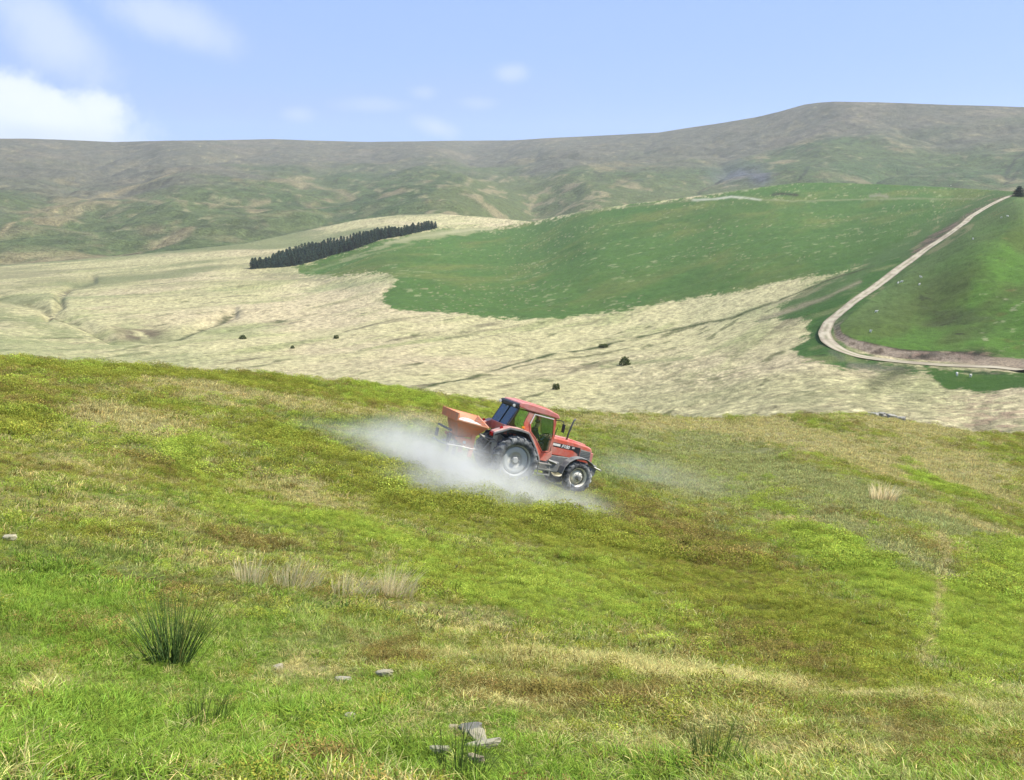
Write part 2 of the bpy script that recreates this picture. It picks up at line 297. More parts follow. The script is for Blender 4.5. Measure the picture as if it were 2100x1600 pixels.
def colB(u, v, X, Y):
    r = np.hypot(X, Y)
    ax = X * .55 + Y * .83; ay = -X * .83 + Y * .55           # along / across the drainage lines
    wu = u + 9 * nz(X, Y, 14, 201, 3) + 9 * nz(X, Y, 45, 202, 3) + 4 * nz(X, Y, 3, 203, 2); wv = v + 4.0 * nz(X, Y, 14, 205, 3) + 1.5 * nz(X, Y, 3, 207, 2)
    st = np.broadcast_to(srgb(219, 210, 158, .58), u.shape + (3,)).copy()
    st = lerp(st, srgb(224, 207, 166, .58), sst(nz(X, Y, 60, 211, 3), -.1, .6) * .8)
    st = lerp(st, srgb(182, 186, 126, .54), sst(nz(ax * .22, ay, 16, 213, 4), .12, .75) * .75)
    st = lerp(st, srgb(172, 186, 124, .48), sst(nz(X, Y, 90, 215, 3), .25, .8) * .6)
    st = lerp(st, srgb(150, 142, 108, .45), sst(nz(ax * .16, ay, 9, 217, 4), .42, .8) * .75)
    st = lerp(st, srgb(110, 120, 70, .42), sst(nz(ax * .3, ay, 5, 219, 3), .55, .85) * .7)
    g = nz(X, Y, 1.6, 221, 2); st *= (1 + .40 * np.clip(g, -1, 1))[..., None]
    st *= (1 + .38 * sst(u, 1050, 1300) * sst(v, 690, 760) * np.clip(nz(X, Y, .9, 222, 2), -1, 1))[..., None]
    # mottled rushy ground in the lower right
    m = sst(u, 1180, 1500) * sst(v, 690, 740) * sst(nz(X, Y, 22, 223, 4), -.3, .5)
    st = lerp(st, srgb(160, 168, 108, .45), m * .65 * sst(nz(X, Y, 2.2, 225, 3), -.1, .4))
    st = lerp(st, srgb(120, 112, 78, .42), m * .55 * sst(nz(X, Y, 3.2, 227, 3), .2, .7))
    m = sst(u, 1850, 2050) * sst(v, 800, 830); st = lerp(st, srgb(214, 180, 152, .5), m * .6 * sst(nz(X, Y, 2, 229, 2), -.2, .5))
    # hollow and gullies on the left
    hl = np.exp(-(((u - 290) / 58) ** 2 + ((v - 674) / 14) ** 2) * 1.1); st = lerp(st, srgb(136, 118, 100, .36), hl * 1.0 * sst(nz(X, Y, 9, 231, 3), -.7, .1))
    for pts, wd, cc, k in (([(95, 645), (125, 625), (120, 604), (150, 584), (190, 572)], 5, (128, 116, 96), .9), ([(235, 690), (300, 694), (375, 677), (480, 640)], 4, (104, 108, 70), .95), ([(0, 610), (70, 622), (150, 652), (235, 688)], 3, (132, 128, 92), .8), ([(60, 590), (0, 600)], 4, (120, 124, 84), .6),
                           ([(0, 645), (60, 655), (160, 690), (260, 700)], 16, (150, 164, 106), .6), ([(565, 660), (610, 655)], 2.5, (100, 112, 66), .8), ([(310, 738), (390, 724)], 4, (120, 134, 76), .5),
                           ([(640, 562), (700, 575), (800, 620)], 10, (176, 182, 132), .4), ([(500, 560), (620, 570), (700, 578)], 9, (158, 150, 120), .6)):
        st = lerp(st, srgb(*cc, .44), k * np.exp(-(linesd(wu, wv, pts) / wd) ** 2) * sst(nz(X, Y, 6, 233, 3), -.6, .1))
    # the far grey-green slope running down to the moor on the left
    m = sst(-(v - pl([(-600, 545), (0, 540), (200, 530), (350, 512), (560, 470), (740, 450), (2700, 300)], u)) + 12 * nz(X, Y, 60, 235, 3), -2, 10); st = lerp(st, srgb(136, 152, 112, .46), m * .85)
    fade = sst(-(v - pl(TOP_B, cl(u))), -150, -10) * sst(-u, -1050, -700)
    st = lerp(st, srgb(170, 168, 124, .48), fade * (.35 + .55 * sst(nz(ax * .3, ay, 30, 236, 4), -.1, .5))); st = lerp(st, srgb(140, 152, 104, .46), fade * .75 * sst(nz(ax * .4, ay, 55, 238, 4), .05, .5))
    lm = sst(-u, -520, -200) * sst(v, 610, 680); st = lerp(st, srgb(172, 182, 124, .5), lm * .6 * sst(nz(X, Y, 26, 237, 4), -.2, .4))
    m = sst(u, 1100, 1500) * sst(v, 760, 800) * (1 - sst(u, 1850, 2000)); st = lerp(st, srgb(176, 176, 128, .48), m * .55 * sst(nz(X, Y, 5, 239, 3), -.2, .4))
    # pasture
    pg = np.broadcast_to(srgb(104, 143, 66, .44), u.shape + (3,)).copy()
    pg = lerp(pg, srgb(136, 150, 78, .45), sst(nz(ax * .35, ay, 40, 241, 4), -.1, .6) * .85)
    pg = lerp(pg, srgb(92, 136, 60, .42), sst(nz(X, Y, 70, 243, 3), .1, .7) * .7)
    pg = lerp(pg, srgb(176, 186, 130, .50), sst(nz(ax * .5, ay, 4.5, 245, 3), .45, .75) * .75 * sst(nz(X, Y, 50, 246, 2), -.3, .3))
    pg = lerp(pg, srgb(186, 180, 134, .50), sst(nz(X, Y, 2.6, 247, 2), .62, .9) * .85 * sst(nz(X, Y, 60, 248, 2), -.1, .4))
    pg *= (1 + .18 * np.clip(nz(X, Y, 2.0, 249, 2), -1, 1) + .08 * nz(X, Y, 12, 250, 3))[..., None]
    m = sst(v, 700, 560) * 0
    s = polysd(wu, wv, PAST); pm = sst(s + 6 * nz(X, Y, 3.0, 401, 3), -2.0, 3.0); out = lerp(st, pg, pm)
    s = polysd(wu, wv, STRAWGAP); out = lerp(out, srgb(186, 186, 134, .5), sst(s, -4, 1) * .75)
    for pts, wd, cc, k in (([(905, 480), (960, 472), (1010, 470)], 2.2, (208, 204, 158), .8), ([(790, 500), (860, 486), (940, 474)], 2.5, (200, 198, 150), .7), ([(620, 560), (760, 520), (850, 500)], 2, (170, 176, 120), .4),
                           ([(800, 575), (900, 530), (970, 505)], 2.5, (150, 160, 100), .2), ([(1420, 411), (1470, 408), (1500, 404), (1530, 406), (1560, 411)], 1.8, (222, 222, 196), .95), ([(1560, 411), (1700, 411), (1850, 407), (2040, 408)], 1.5, (170, 172, 128), .6),
                           ([(1160, 440), (1280, 424), (1420, 412)], 1.4, (150, 150, 110), .6), ([(1585, 399), (1605, 397), (1635, 400)], 3.2, (62, 56, 44), .85), ([(1785, 402), (1805, 400), (1820, 403)], 3, (176, 168, 140), .7)):
        out = lerp(out, srgb(*cc, .5), k * np.exp(-(linesd(u, v + 1.0 * nz(X, Y, 12, 251, 2), pts) / wd) ** 2))
    # rough green strip between pasture and track
    vg0 = np.broadcast_to(srgb(104, 136, 72, .46), u.shape + (3,)).copy(); vg0 = lerp(vg0, srgb(176, 172, 124, .48), sst(nz(ax * .3, ay, 9, 252, 4), .15, .6) * .7)
    out = lerp(out, vg0, sst(polysd(wu, wv, [(1640, 590), (1740, 545), (1850, 490), (1960, 430), (2060, 392), (2100, 395), (1990, 470), (1850, 565), (1740, 645), (1690, 665), (1600, 655), (1590, 630)]) + 10 * nz(ax * .3, ay, 12, 267, 3) + 8 * nz(X, Y, 2.2, 405, 3), -5, 6))
    out = lerp(out, vg0 * .9, sst(-linesd(u, v, ROAD), -30, -20) * sst(-v, -730, -700))
    # verge, patch below the track
    vg = np.broadcast_to(srgb(88, 130, 58, .46), u.shape + (3,)).copy(); vg = lerp(vg, srgb(150, 160, 100, .5), sst(nz(X, Y, 9, 253, 3), .25, .7) * .7); vg = lerp(vg, srgb(74, 92, 50, .45), sst(nz(X, Y, 5, 255, 3), .45, .8) * .6)
    out = lerp(out, vg, sst(polysd(wu, wv, VERGE) + 10 * nz(ax * .35, ay, 10, 265, 3) + 9 * nz(X, Y, 1.8, 403, 3), -4, 5)); g3 = lerp(vg * 0 + srgb(92, 136, 50, .38), srgb(112, 146, 60, .4), sst(nz(X, Y, 8, 257, 3), .0, .6)); out = lerp(out, g3, sst(polysd(wu, wv, GREEN3) + 7 * nz(X, Y, 1.8, 407, 3), -3, 4))
    for pts, wd, cc, k in (([(1560, 655), (1700, 610), (1760, 580)], 5, (200, 184, 150), .7), ([(1570, 625), (1650, 605), (1730, 560)], 4, (192, 180, 140), .6), ([(1740, 748), (1800, 752), (1850, 757)], 6, (150, 146, 122), .8), ([(1705, 722), (1725, 735)], 7, (124, 130, 104), .7),
                           ([(1790, 790), (1830, 770), (1860, 758)], 16, (88, 96, 60), .65), ([(1650, 770), (1660, 790)], 16, (150, 146, 110), .5), ([(1980, 764), (2060, 768)], 3, (50, 76, 36), .7),
                           ([(860, 799), (1000, 764), (1110, 731), (1235, 709), (1400, 669), (1500, 648), (1600, 612), (1700, 572), (1790, 545)], 2.5, (88, 102, 54), 1.0), ([(1050, 757), (1130, 738), (1240, 724), (1300, 712)], 1.8, (100, 106, 62), .8),
                           ([(1235, 708), (1250, 707)], 4, (52, 66, 34), .9), ([(1230, 752), (1330, 742), (1420, 738)], 5, (150, 164, 104), .6)):
        out = lerp(out, srgb(*cc, .46), k * np.exp(-(linesd(wu * .3 + u * .7, wv * .5 + v * .5, pts) / wd) ** 2) * sst(nz(X, Y, 7, 259, 3), -1.0, -.1))
    # brown scrub strip on the upper side of the track
    sc = [(1856, 540), (1872, 512), (1908, 478), (1960, 452), (2010, 424), (2060, 403), (2066, 406), (1994, 440), (1958, 472), (1900, 508)]
    scb = lerp(out * 0 + srgb(160, 140, 116, .45), srgb(104, 104, 78, .42), sst(nz(X, Y, 4, 261, 3), -.2, .4)); out = lerp(out, scb, sst(polysd(wu, wv, sc), -3, 2) * sst(nz(X, Y, 10, 263, 3), -.7, .0))
    # knoll
    kg = np.broadcast_to(srgb(108, 150, 58, .52), u.shape + (3,)).copy()
    kg = lerp(kg, srgb(122, 142, 70, .38), sst(nz(ax * .3, ay, 18, 271, 4), .0, .6) * .8); kg = lerp(kg, srgb(124, 150, 88, .40), sst(linesd(u, v, ROAD), 110, 20) * sst(v, 700, 620) * .8)
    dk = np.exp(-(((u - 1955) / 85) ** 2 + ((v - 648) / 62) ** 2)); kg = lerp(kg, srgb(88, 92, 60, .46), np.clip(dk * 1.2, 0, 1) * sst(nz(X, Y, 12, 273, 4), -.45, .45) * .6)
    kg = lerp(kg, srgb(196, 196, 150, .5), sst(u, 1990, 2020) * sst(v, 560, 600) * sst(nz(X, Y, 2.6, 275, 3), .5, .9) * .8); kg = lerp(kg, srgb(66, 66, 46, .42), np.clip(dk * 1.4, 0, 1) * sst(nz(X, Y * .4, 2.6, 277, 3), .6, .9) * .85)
    kg = lerp(kg, srgb(150, 132, 76, .48), sst(nz(X, Y, 9, 279, 3), .5, .85) * .6 * sst(u, 1950, 2050)); kg *= (1 + .22 * np.clip(nz(X, Y, 1.0, 281, 2), -1, 1) + .12 * nz(X, Y, 4, 282, 3))[..., None]; kg = lerp(kg, srgb(76, 92, 46, .42), sst(nz(X, Y, 1.6, 284, 2), .55, .9) * .5)
    s = polysd(u, v, KNOLL); out = lerp(out, kg, sst(s, -1, 1))
    # cut bank between knoll and track: bare earth, peat lip with overhang shadow painted in
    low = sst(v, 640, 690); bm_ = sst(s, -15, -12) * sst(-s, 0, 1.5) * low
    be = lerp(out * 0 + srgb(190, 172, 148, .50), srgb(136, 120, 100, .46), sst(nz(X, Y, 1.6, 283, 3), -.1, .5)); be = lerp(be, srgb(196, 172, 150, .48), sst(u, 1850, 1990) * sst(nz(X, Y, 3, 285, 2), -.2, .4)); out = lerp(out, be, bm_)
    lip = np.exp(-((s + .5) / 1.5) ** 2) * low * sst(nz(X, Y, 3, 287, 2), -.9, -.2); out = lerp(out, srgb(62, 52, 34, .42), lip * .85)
    dkp = np.exp(-(((u - 1890) / 40) ** 2 + ((v - 733) / 5) ** 2)) + np.exp(-(((u - 2010) / 45) ** 2 + ((v - 732) / 8) ** 2)); out = lerp(out, lerp(out * 0 + srgb(70, 66, 52, .42), srgb(166, 136, 116, .45), sst(nz(X, Y, 1.7, 289, 3), -.1, .4)), np.clip(dkp, 0, 1) * .9)
    out = lerp(out, srgb(204, 184, 156, .48), sst(linesd(u, v, [(1950, 748), (2050, 748), (2130, 752)]), 9, 4) * sst(u, 1900, 1990) * .85)
    gw = 1 - .66 * np.maximum(np.maximum(pm, sst(polysd(u, v, KNOLL), -1, 1)), sst(polysd(u, v, GREEN3), -1, 1))
    return np.concatenate([out, gw[..., None]], -1)
def colC(u, v, X, Y):
    top = pl(SKYL, cl(u)); bot = pl(TOP_B, cl(u)); t = np.clip((v - top) / (bot - top), 0, 1)
    c_ = np.broadcast_to(srgb(134, 134, 116, .42), u.shape + (3,)).copy()
    c_ = lerp(c_, srgb(150, 143, 124, .44), sst(nz(X, Y, 160, 301, 4), 0, .6) * .7)
    gm = sst(t + .28 * nz(X, Y, 330, 303, 4), .22, .60); gc = lerp(c_ * 0 + srgb(116, 136, 84, .42), srgb(98, 126, 74, .42), sst(nz(X, Y, 220, 305, 3), -.2, .5)); c_ = lerp(c_, gc, gm * .85)
    c_ = lerp(c_, srgb(176, 164, 128, .46), sst(nz(X * .8, Y * .45, 60, 307, 4), .30, .70) * (.35 + .5 * gm)); c_ = lerp(c_, srgb(196, 186, 146, .46), sst(nz(X, Y * .5, 26, 309, 3), .55, .9) * .6 * gm)
    c_ = lerp(c_, srgb(98, 106, 80, .42), sst(nz(X, Y * .5, 44, 311, 4), .42, .8) * .5)
    c_ = lerp(c_, srgb(186, 178, 140, .46), sst(nz(X * .5 + Y * .2, Y * .35 - X * .15, 11, 331, 3), .45, .85) * .55); c_ = lerp(c_, srgb(100, 106, 82, .42), sst(nz(X * .5, Y * .35, 13, 333, 3), .4, .8) * .5); c_ *= (1 + .34 * np.clip(nz(X, Y * .6, 12, 313, 3), -1, 1))[..., None]; c_ = lerp(c_, srgb(182, 176, 132, .46), sst(t, .80, 1.0) * sst(-u, -900, -600) * sst(nz(X, Y * .6, 60, 335, 4), -.05, .45) * .75)
    wu = u + 8 * nz(X, Y, 90, 315, 3); wv = v + 3 * nz(X, Y, 90, 317, 3)
    sp = [(900, 395), (960, 372), (1060, 362), (1200, 372), (1300, 384), (1450, 388), (1600, 372), (1600, 470), (1000, 470), (860, 440)]
    m = sst(polysd(wu, wv, sp), -4, 6); sc = lerp(c_ * 0 + srgb(128, 142, 92, .43), srgb(190, 178, 140, .46), sst(nz(X, Y * .5, 34, 319, 4), .18, .5)); c_ = lerp(c_, sc, m * .8)
    for pts, wd, cc, k in (([(0, 468), (60, 448), (110, 430), (160, 408), (250, 385), (310, 368), (360, 352)], 3.2, (190, 176, 136), .8), ([(230, 398), (300, 412), (380, 428)], 4, (184, 172, 136), .7), ([(430, 430), (500, 422), (552, 412)], 2.8, (190, 178, 140), .7),
                           ([(220, 448), (300, 432)], 2, (186, 176, 140), .6), ([(590, 372), (660, 388), (740, 408)], 3.5, (184, 172, 136), .7), ([(900, 392), (980, 372), (1020, 362)], 3.5, (186, 176, 140), .7), ([(780, 395), (870, 378)], 6, (176, 170, 130), .55), ([(440, 345), (500, 352)], 2, (190, 182, 150), .6),
                           ([(0, 470), (120, 470), (200, 484)], 5, (172, 166, 128), .6), ([(420, 448), (560, 455), (680, 446)], 3.2, (170, 166, 122), .5)):
        c_ = lerp(c_, srgb(*cc, .46), k * np.exp(-(linesd(wu * .4 + u * .6, wv * .4 + v * .6, pts) / wd) ** 2) * sst(nz(X, Y, 40, 321, 2), -.9, -.1))
    scr = np.exp(-(((u - 1515) / 50) ** 2 + ((v - 352) / 26) ** 2)) + .9 * np.exp(-(((u - 1560) / 22) ** 2 + ((v - 372) / 12) ** 2)); c_ = lerp(c_, lerp(c_ * 0 + srgb(136, 138, 158, .45), srgb(84, 88, 108, .42), sst(nz(X, Y, 16, 323, 3), .1, .5)), np.clip(scr, 0, 1) * .8)
    for pts, wd in (([(1460, 374), (1480, 362)], 4), ([(1640, 375), (1655, 355), (1680, 335)], 3), ([(2066, 345), (2080, 318), (2100, 300)], 4), ([(2050, 372), (2090, 335)], 3)): c_ = lerp(c_, srgb(72, 78, 70, .42), .7 * np.exp(-(linesd(wu, wv, pts) / wd) ** 2))  # shadows in the far gullies, painted as dark strokes
    m = np.exp(-(((u - 1940) / 60) ** 2 + ((v - 362) / 18) ** 2)); c_ = lerp(c_, srgb(176, 160, 140, .45), m * .7 * sst(nz(X, Y, 30, 325, 3), -.1, .4))
    gg = np.exp(-(((u - 1800) / 260) ** 2 + ((v - 345) / 30) ** 2)); c_ = lerp(c_, srgb(100, 130, 88, .43), gg * .6 * sst(nz(X, Y, 120, 327, 3), -.2, .4))
    return c_

# ------------------------------------------------------------------ materials
def new_mat(name): 
    m = bpy.data.materials.new(name); m.use_nodes = True; m.node_tree.nodes.clear(); return m, m.node_tree
def terrain_mat(name, grain, grain2, bump, bdist, amt=.5, rough=.95, mul=1.0):
    m, t = new_mat(name); o = N(t, 'ShaderNodeOutputMaterial'); p = N(t, 'ShaderNodeBsdfPrincipled'); a = N(t, 'ShaderNodeAttribute', attribute_name='cover')
    g = N(t, 'ShaderNodeNewGeometry'); n1 = noise(t, g.outputs['Position'], grain, 4, .7); n2 = noise(t, g.outputs['Position'], grain2, 3, .6)
    k = mth(t, 'ADD', mth(t, 'MULTIPLY', mth(t, 'SUBTRACT', n1, .5), amt * 2), mth(t, 'MULTIPLY', mth(t, 'SUBTRACT', n2, .5), amt)); k = mth(t, 'ADD', mth(t, 'MULTIPLY', k, a.outputs['Alpha']), 1.0); k = mth(t, 'MAXIMUM', k, .25)
    cx = N(t, 'ShaderNodeCombineColor'); [t.links.new(k, cx.inputs[i]) for i in range(3)]
    t.links.new(mixc(t, 1.0, a.outputs['Color'], cx.outputs[0], 'MULTIPLY'), p.inputs['Base Color'])
    p.inputs['Roughness'].default_value = rough; p.inputs['Specular IOR Level'].default_value = .15
    b = N(t, 'ShaderNodeBump'); b.inputs['Strength'].default_value = bump; b.inputs['Distance'].default_value = bdist
    t.links.new(n1, b.inputs['Height']); t.links.new(b.outputs[0], p.inputs['Normal']); t.links.new(p.outputs[0], o.inputs[0]); return m
def mat(name, base, rough=.6, metal=0, var=.15, scale=8, dirt=0, dirtc=(.42, .40, .33), spec=.5, bump=0, coat=0):
    m, t = new_mat(name); o = N(t, 'ShaderNodeOutputMaterial'); p = N(t, 'ShaderNodeBsdfPrincipled'); tcn = N(t, 'ShaderNodeTexCoord')
    n = noise(t, tcn.outputs['Object'], scale, 5, .6); lo = tuple(x * (1 - var) for x in base); hi = tuple(min(1, x * (1 + var)) for x in base)
    cc = mixc(t, n, lo, hi)
    if dirt:
        n2 = noise(t, tcn.outputs['Object'], scale * .45, 6, .7); cc = mixc(t, mth(t, 'MULTIPLY', smooth(t, n2, .38, .66), dirt), cc, dirtc)
        r = mth(t, 'ADD', mth(t, 'MULTIPLY', smooth(t, n2, .4, .65), .3), rough, clamp=True); t.links.new(r, p.inputs['Roughness'])
    else: p.inputs['Roughness'].default_value = rough
    t.links.new(cc, p.inputs['Base Color']); p.inputs['Metallic'].default_value = metal; p.inputs['Specular IOR Level'].default_value = spec
    if coat: p.inputs['Coat Weight'].default_value = coat
    if bump:
        b = N(t, 'ShaderNodeBump'); b.inputs['Strength'].default_value = bump; b.inputs['Distance'].default_value = .02; t.links.new(n, b.inputs['Height']); t.links.new(b.outputs[0], p.inputs['Normal'])
    t.links.new(p.outputs[0], o.inputs[0]); return m
def leaf_mat(name, attr, use_inst=True, trans=.35):
    m, t = new_mat(name); o = N(t, 'ShaderNodeOutputMaterial'); a = N(t, 'ShaderNodeAttribute', attribute_name=attr)
    if use_inst: a.attribute_type = 'INSTANCER'
    s = N(t, 'ShaderNodeAttribute', attribute_name='shade'); cc = mixc(t, 1.0, a.outputs['Color'], s.outputs['Color'], 'MULTIPLY')
    d = N(t, 'ShaderNodeBsdfDiffuse'); tr = N(t, 'ShaderNodeBsdfTranslucent'); mx = N(t, 'ShaderNodeMixShader'); mx.inputs[0].default_value = trans
    t.links.new(cc, d.inputs[0]); t.links.new(cc, tr.inputs[0]); t.links.new(d.outputs[0], mx.inputs[1]); t.links.new(tr.outputs[0], mx.inputs[2]); t.links.new(mx.outputs[0], o.inputs[0]); return m

def coll(o): scene.collection.objects.link(o); return o
def mesh_np(name, V, faces, m=None, cols=None, smooth_=True, colname='cover'):
    me = bpy.data.meshes.new(name); V = np.asarray(V, np.float32); F = np.asarray(faces, np.int32); k = F.shape[1]
    me.vertices.add(len(V)); me.vertices.foreach_set('co', V.ravel()); me.loops.add(F.size); me.loops.foreach_set('vertex_index', F.ravel())
    me.polygons.add(len(F)); me.polygons.foreach_set('loop_start', np.arange(0, F.size, k, dtype=np.int32))
    if smooth_: me.polygons.foreach_set('use_smooth', np.ones(len(F), bool))
    if cols is not None:
        a = me.color_attributes.new(colname, 'FLOAT_COLOR', 'POINT'); c4 = np.ones((len(V), 4), np.float32); c4[:, :cols.shape[1]] = np.clip(cols, 0, 1); a.data.foreach_set('color', c4.ravel())
    me.update(calc_edges=True)
    if m: me.materials.append(m)
    return me
def gridfaces(nr, nc):
    i = np.arange(nr - 1)[:, None] * nc + np.arange(nc - 1)[None]; return np.stack([i, i + 1, i + nc + 1, i + nc], -1).reshape(-1, 4)
def structure(name, me, label=None):
    o = coll(bpy.data.objects.new(name, me)); o['kind'] = 'structure'
    if label: o['label'] = label
    return o

# ------------------------------------------------------------------ hillside (near slope)
def ucols(step, lo=-1900, hi=4000, c=60):
    mid = np.arange(-40, 2141, step); l = -40 - np.cumsum(np.linspace(step, c, 200)); l = l[l > lo][::-1]; h = mid[-1] + np.cumsum(np.linspace(step, c, 200)); h = h[h < hi]
    return np.r_[l, mid, h]
uA = ucols(3.0); tA = np.linspace(0, 1, 330) ** 1.25
vtop = pl(CREST_A, cl(uA)); UU = np.broadcast_to(uA, (len(tA), len(uA))); VV = vtop[None] + (1660 - vtop[None]) * tA[:, None]
lowv = np.array([1700, 1760, 1850, 1980, 2150, 2380, 2600]); UU = np.vstack([UU, np.broadcast_to(uA, (len(lowv), len(uA)))]); VV = np.vstack([VV, np.broadcast_to(lowv[:, None], (len(lowv), len(uA)))])
PAg = surf(rA, UU, VV); PAg[..., 2] += dispA(PAg[..., 0], PAg[..., 1])
cA = colA(UU, VV, PAg[..., 0], PAg[..., 1]) * .70
# back slope beyond the crest, falling into the valley
crest = PAg[0]; hd = crest[:, :2] / np.linalg.norm(crest[:, :2], axis=1, keepdims=True); rc = np.linalg.norm(crest[:, :2], axis=1); tv = -crest[:, 2] / rc
back = []
for d in (320, 200, 120, 70, 40, 22, 12, 6, 3, 1.2):
    q = crest.copy(); q[:, :2] += hd * d; q[:, 2] -= d * (tv + .03) + .0011 * d * d + .004 * d; q[:, 2] += .1 * nz(q[:, 0], q[:, 1], 5, 9, 2); back.append(q)
last = PAg[-1]; fr = []
for d in (.6, 1.5, 3, 6, 12, 25, 50, 90):
    q = last.copy(); q[:, 1] -= d; q[:, 0] *= (1 + d * .25); q[:, 2] += .24 * d + 0 * q[:, 0]; fr.append(q)
G = np.concatenate([np.array(back), PAg, np.array(fr)]); Cg = np.concatenate([np.repeat(cA[:1], len(back), 0), cA, np.repeat(cA[-1:], len(fr), 0)])
M_A = terrain_mat('hillside_turf', 22, 3.5, .8, .06, .55)
structure('hillside', mesh_np('hillside', G.reshape(-1, 3), gridfaces(*G.shape[:2])[:, ::-1], M_A, Cg.reshape(-1, Cg.shape[-1])), 'steep rough grass and bilberry hillside')

# ------------------------------------------------------------------ valley side and pasture hill
uB = ucols(2.4, -1300, 3500, 50); tB = np.linspace(0, 1, 300) ** .95
vt = pl(TOP_B, cl(uB)); vb = pl(CREST_A, cl(uB)) + 60; UU = np.broadcast_to(uB, (len(tB), len(uB))); VV = vt[None] + (vb - vt)[None] * tB[:, None]
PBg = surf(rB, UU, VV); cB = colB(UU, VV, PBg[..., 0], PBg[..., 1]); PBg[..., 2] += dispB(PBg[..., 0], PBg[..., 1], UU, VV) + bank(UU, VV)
# far hills
uC = ucols(3.0, -1300, 3500, 50); tC = np.linspace(0, 1, 190) ** 1.1
vt = pl(SKYL, cl(uC)); vb = pl(TOP_B, cl(uC)) + pl(HID, cl(uC)); UU = np.broadcast_to(uC, (len(tC), len(uC))); VV = vt[None] + (vb - vt)[None] * tC[:, None]
PCg = surf(rC, UU, VV); cC = colC(UU, VV, PCg[..., 0], PCg[..., 1]) * np.array([1.02, 1.01, .93]); dz = dispC(PCg[..., 0], PCg[..., 1], UU, VV) * sst(VV - vb[None], 0, -30)
PCg[..., 2] += dz
# valley floor continues past the mid crest down to the foot of the far hills
top = PBg[0]; foot = np.stack([np.interp(uB, uC, PCg[-1][:, i]) for i in range(3)], -1); rows = []
for f in (1.02, .8, .55, .35, .2, .1, .04, .012):
    q = top + (foot - top) * f; q[:, 2] -= 5.0 * math.sin(min(1, f * 2) * math.pi / 2) * sst(uB, 350, 700) + .4; rows.append(q)
G = np.concatenate([np.array(rows), PBg]); Cg = np.concatenate([np.repeat(cB[:1], len(rows), 0), cB])
M_B = terrain_mat('moor_and_pasture', 1.9, .45, 1.0, .7, .95)
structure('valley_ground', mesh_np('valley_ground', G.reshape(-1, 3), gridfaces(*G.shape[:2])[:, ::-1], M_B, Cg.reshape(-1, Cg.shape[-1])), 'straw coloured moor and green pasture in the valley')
sk = PCg[0]; hd = sk[:, :2] / np.linalg.norm(sk[:, :2], axis=1, keepdims=True); rows = []
for d in (500, 250, 120, 50, 15):
    q = sk.copy(); q[:, :2] += hd * d; q[:, 2] -= d * d * .0008 - .02 * d * (sk[:, 2] * 0 + 1); rows.append(q)
G = np.concatenate([np.array(rows), PCg]); Cg = np.concatenate([np.repeat(cC[:1], len(rows), 0), cC])
M_C = terrain_mat('far_moorland', .20, .05, .9, 6.0, .9)
structure('hills', mesh_np('hills', G.reshape(-1, 3), gridfaces(*G.shape[:2])[:, ::-1], M_C, Cg.reshape(-1, Cg.shape[-1])), 'long heather and grass hills along the skyline')

# ------------------------------------------------------------------ helpers for things
def thing(name, label, cat, loc=(0, 0, 0), group=None, mw=None):
    o = coll(bpy.data.objects.new(name, None)); o.empty_display_size = .3
    if mw is not None: o.matrix_world = mw
    else: o.location = loc
    o['label'] = label; o['category'] = cat
    if group: o['group'] = group
    return o
def tag(o, label, cat, group=None, kind=None):
    o['label'] = label
    if cat: o['category'] = cat
    if group: o['group'] = group
    if kind: o['kind'] = kind
    return o
def part(name, bm, m, parent=None, sm=False, label=None, bevel=0):
    bmesh.ops.recalc_face_normals(bm, faces=bm.faces[:])
    me = bpy.data.meshes.new(name); bm.to_mesh(me); bm.free(); me.materials.append(m)
    if sm: me.polygons.foreach_set('use_smooth', [True] * len(me.polygons))
    o = coll(bpy.data.objects.new(name, me))
    if parent: o.parent = parent
    if label: o['label'] = label
    if bevel:
        b = o.modifiers.new('bevel', 'BEVEL'); b.width = bevel; b.segments = 2; b.limit_method = 'ANGLE'; b.angle_limit = R_(35)
    return o
def box(bm, x0, x1, y0, y1, z0, z1):
    vs = [bm.verts.new(p) for p in ((x0, y0, z0), (x1, y0, z0), (x1, y1, z0), (x0, y1, z0), (x0, y0, z1), (x1, y0, z1), (x1, y1, z1), (x0, y1, z1))]
    for f in ((0, 3, 2, 1), (4, 5, 6, 7), (0, 1, 5, 4), (1, 2, 6, 5), (2, 3, 7, 6), (3, 0, 4, 7)): bm.faces.new([vs[i] for i in f])
def prism(bm, pts, y0, y1):
    """xz outline extruded along y"""
    a = [bm.verts.new((x, y0, z)) for x, z in pts]; b = [bm.verts.new((x, y1, z)) for x, z in pts]; n = len(pts)
    bm.faces.new(a); bm.faces.new(b[::-1])
    for i in range(n): j = (i + 1) % n; bm.faces.new([a[j], a[i], b[i], b[j]])
def strip(bm, pts, y0, y1, th=.03):
    """bent sheet following an open xz polyline"""
    n = len(pts); off = []
    for i in range(n):
        p0 = Vector(pts[max(0, i - 1)]); p1 = Vector(pts[min(n - 1, i + 1)]); d = (p1 - p0).normalized(); off.append((pts[i][0] + d.y * th, pts[i][1] - d.x * th))
    prism(bm, list(pts) + off[::-1], y0, y1)
def ring(bm, outer, inner, y0, y1):
    """frame: same number of points outside and inside"""
    n = len(outer); A = [[bm.verts.new((x, y, z)) for x, z in P] for P in (outer, inner) for y in (y0, y1)]
    o0, o1, i0, i1 = A
    for i in range(n):
        j = (i + 1) % n
        for a, b, c_, d in ((o0, i0, 0, 0), (i1, o1, 0, 0), (o1, o0, 0, 0), (i0, i1, 0, 0)): bm.faces.new([a[i], a[j], b[j], b[i]])
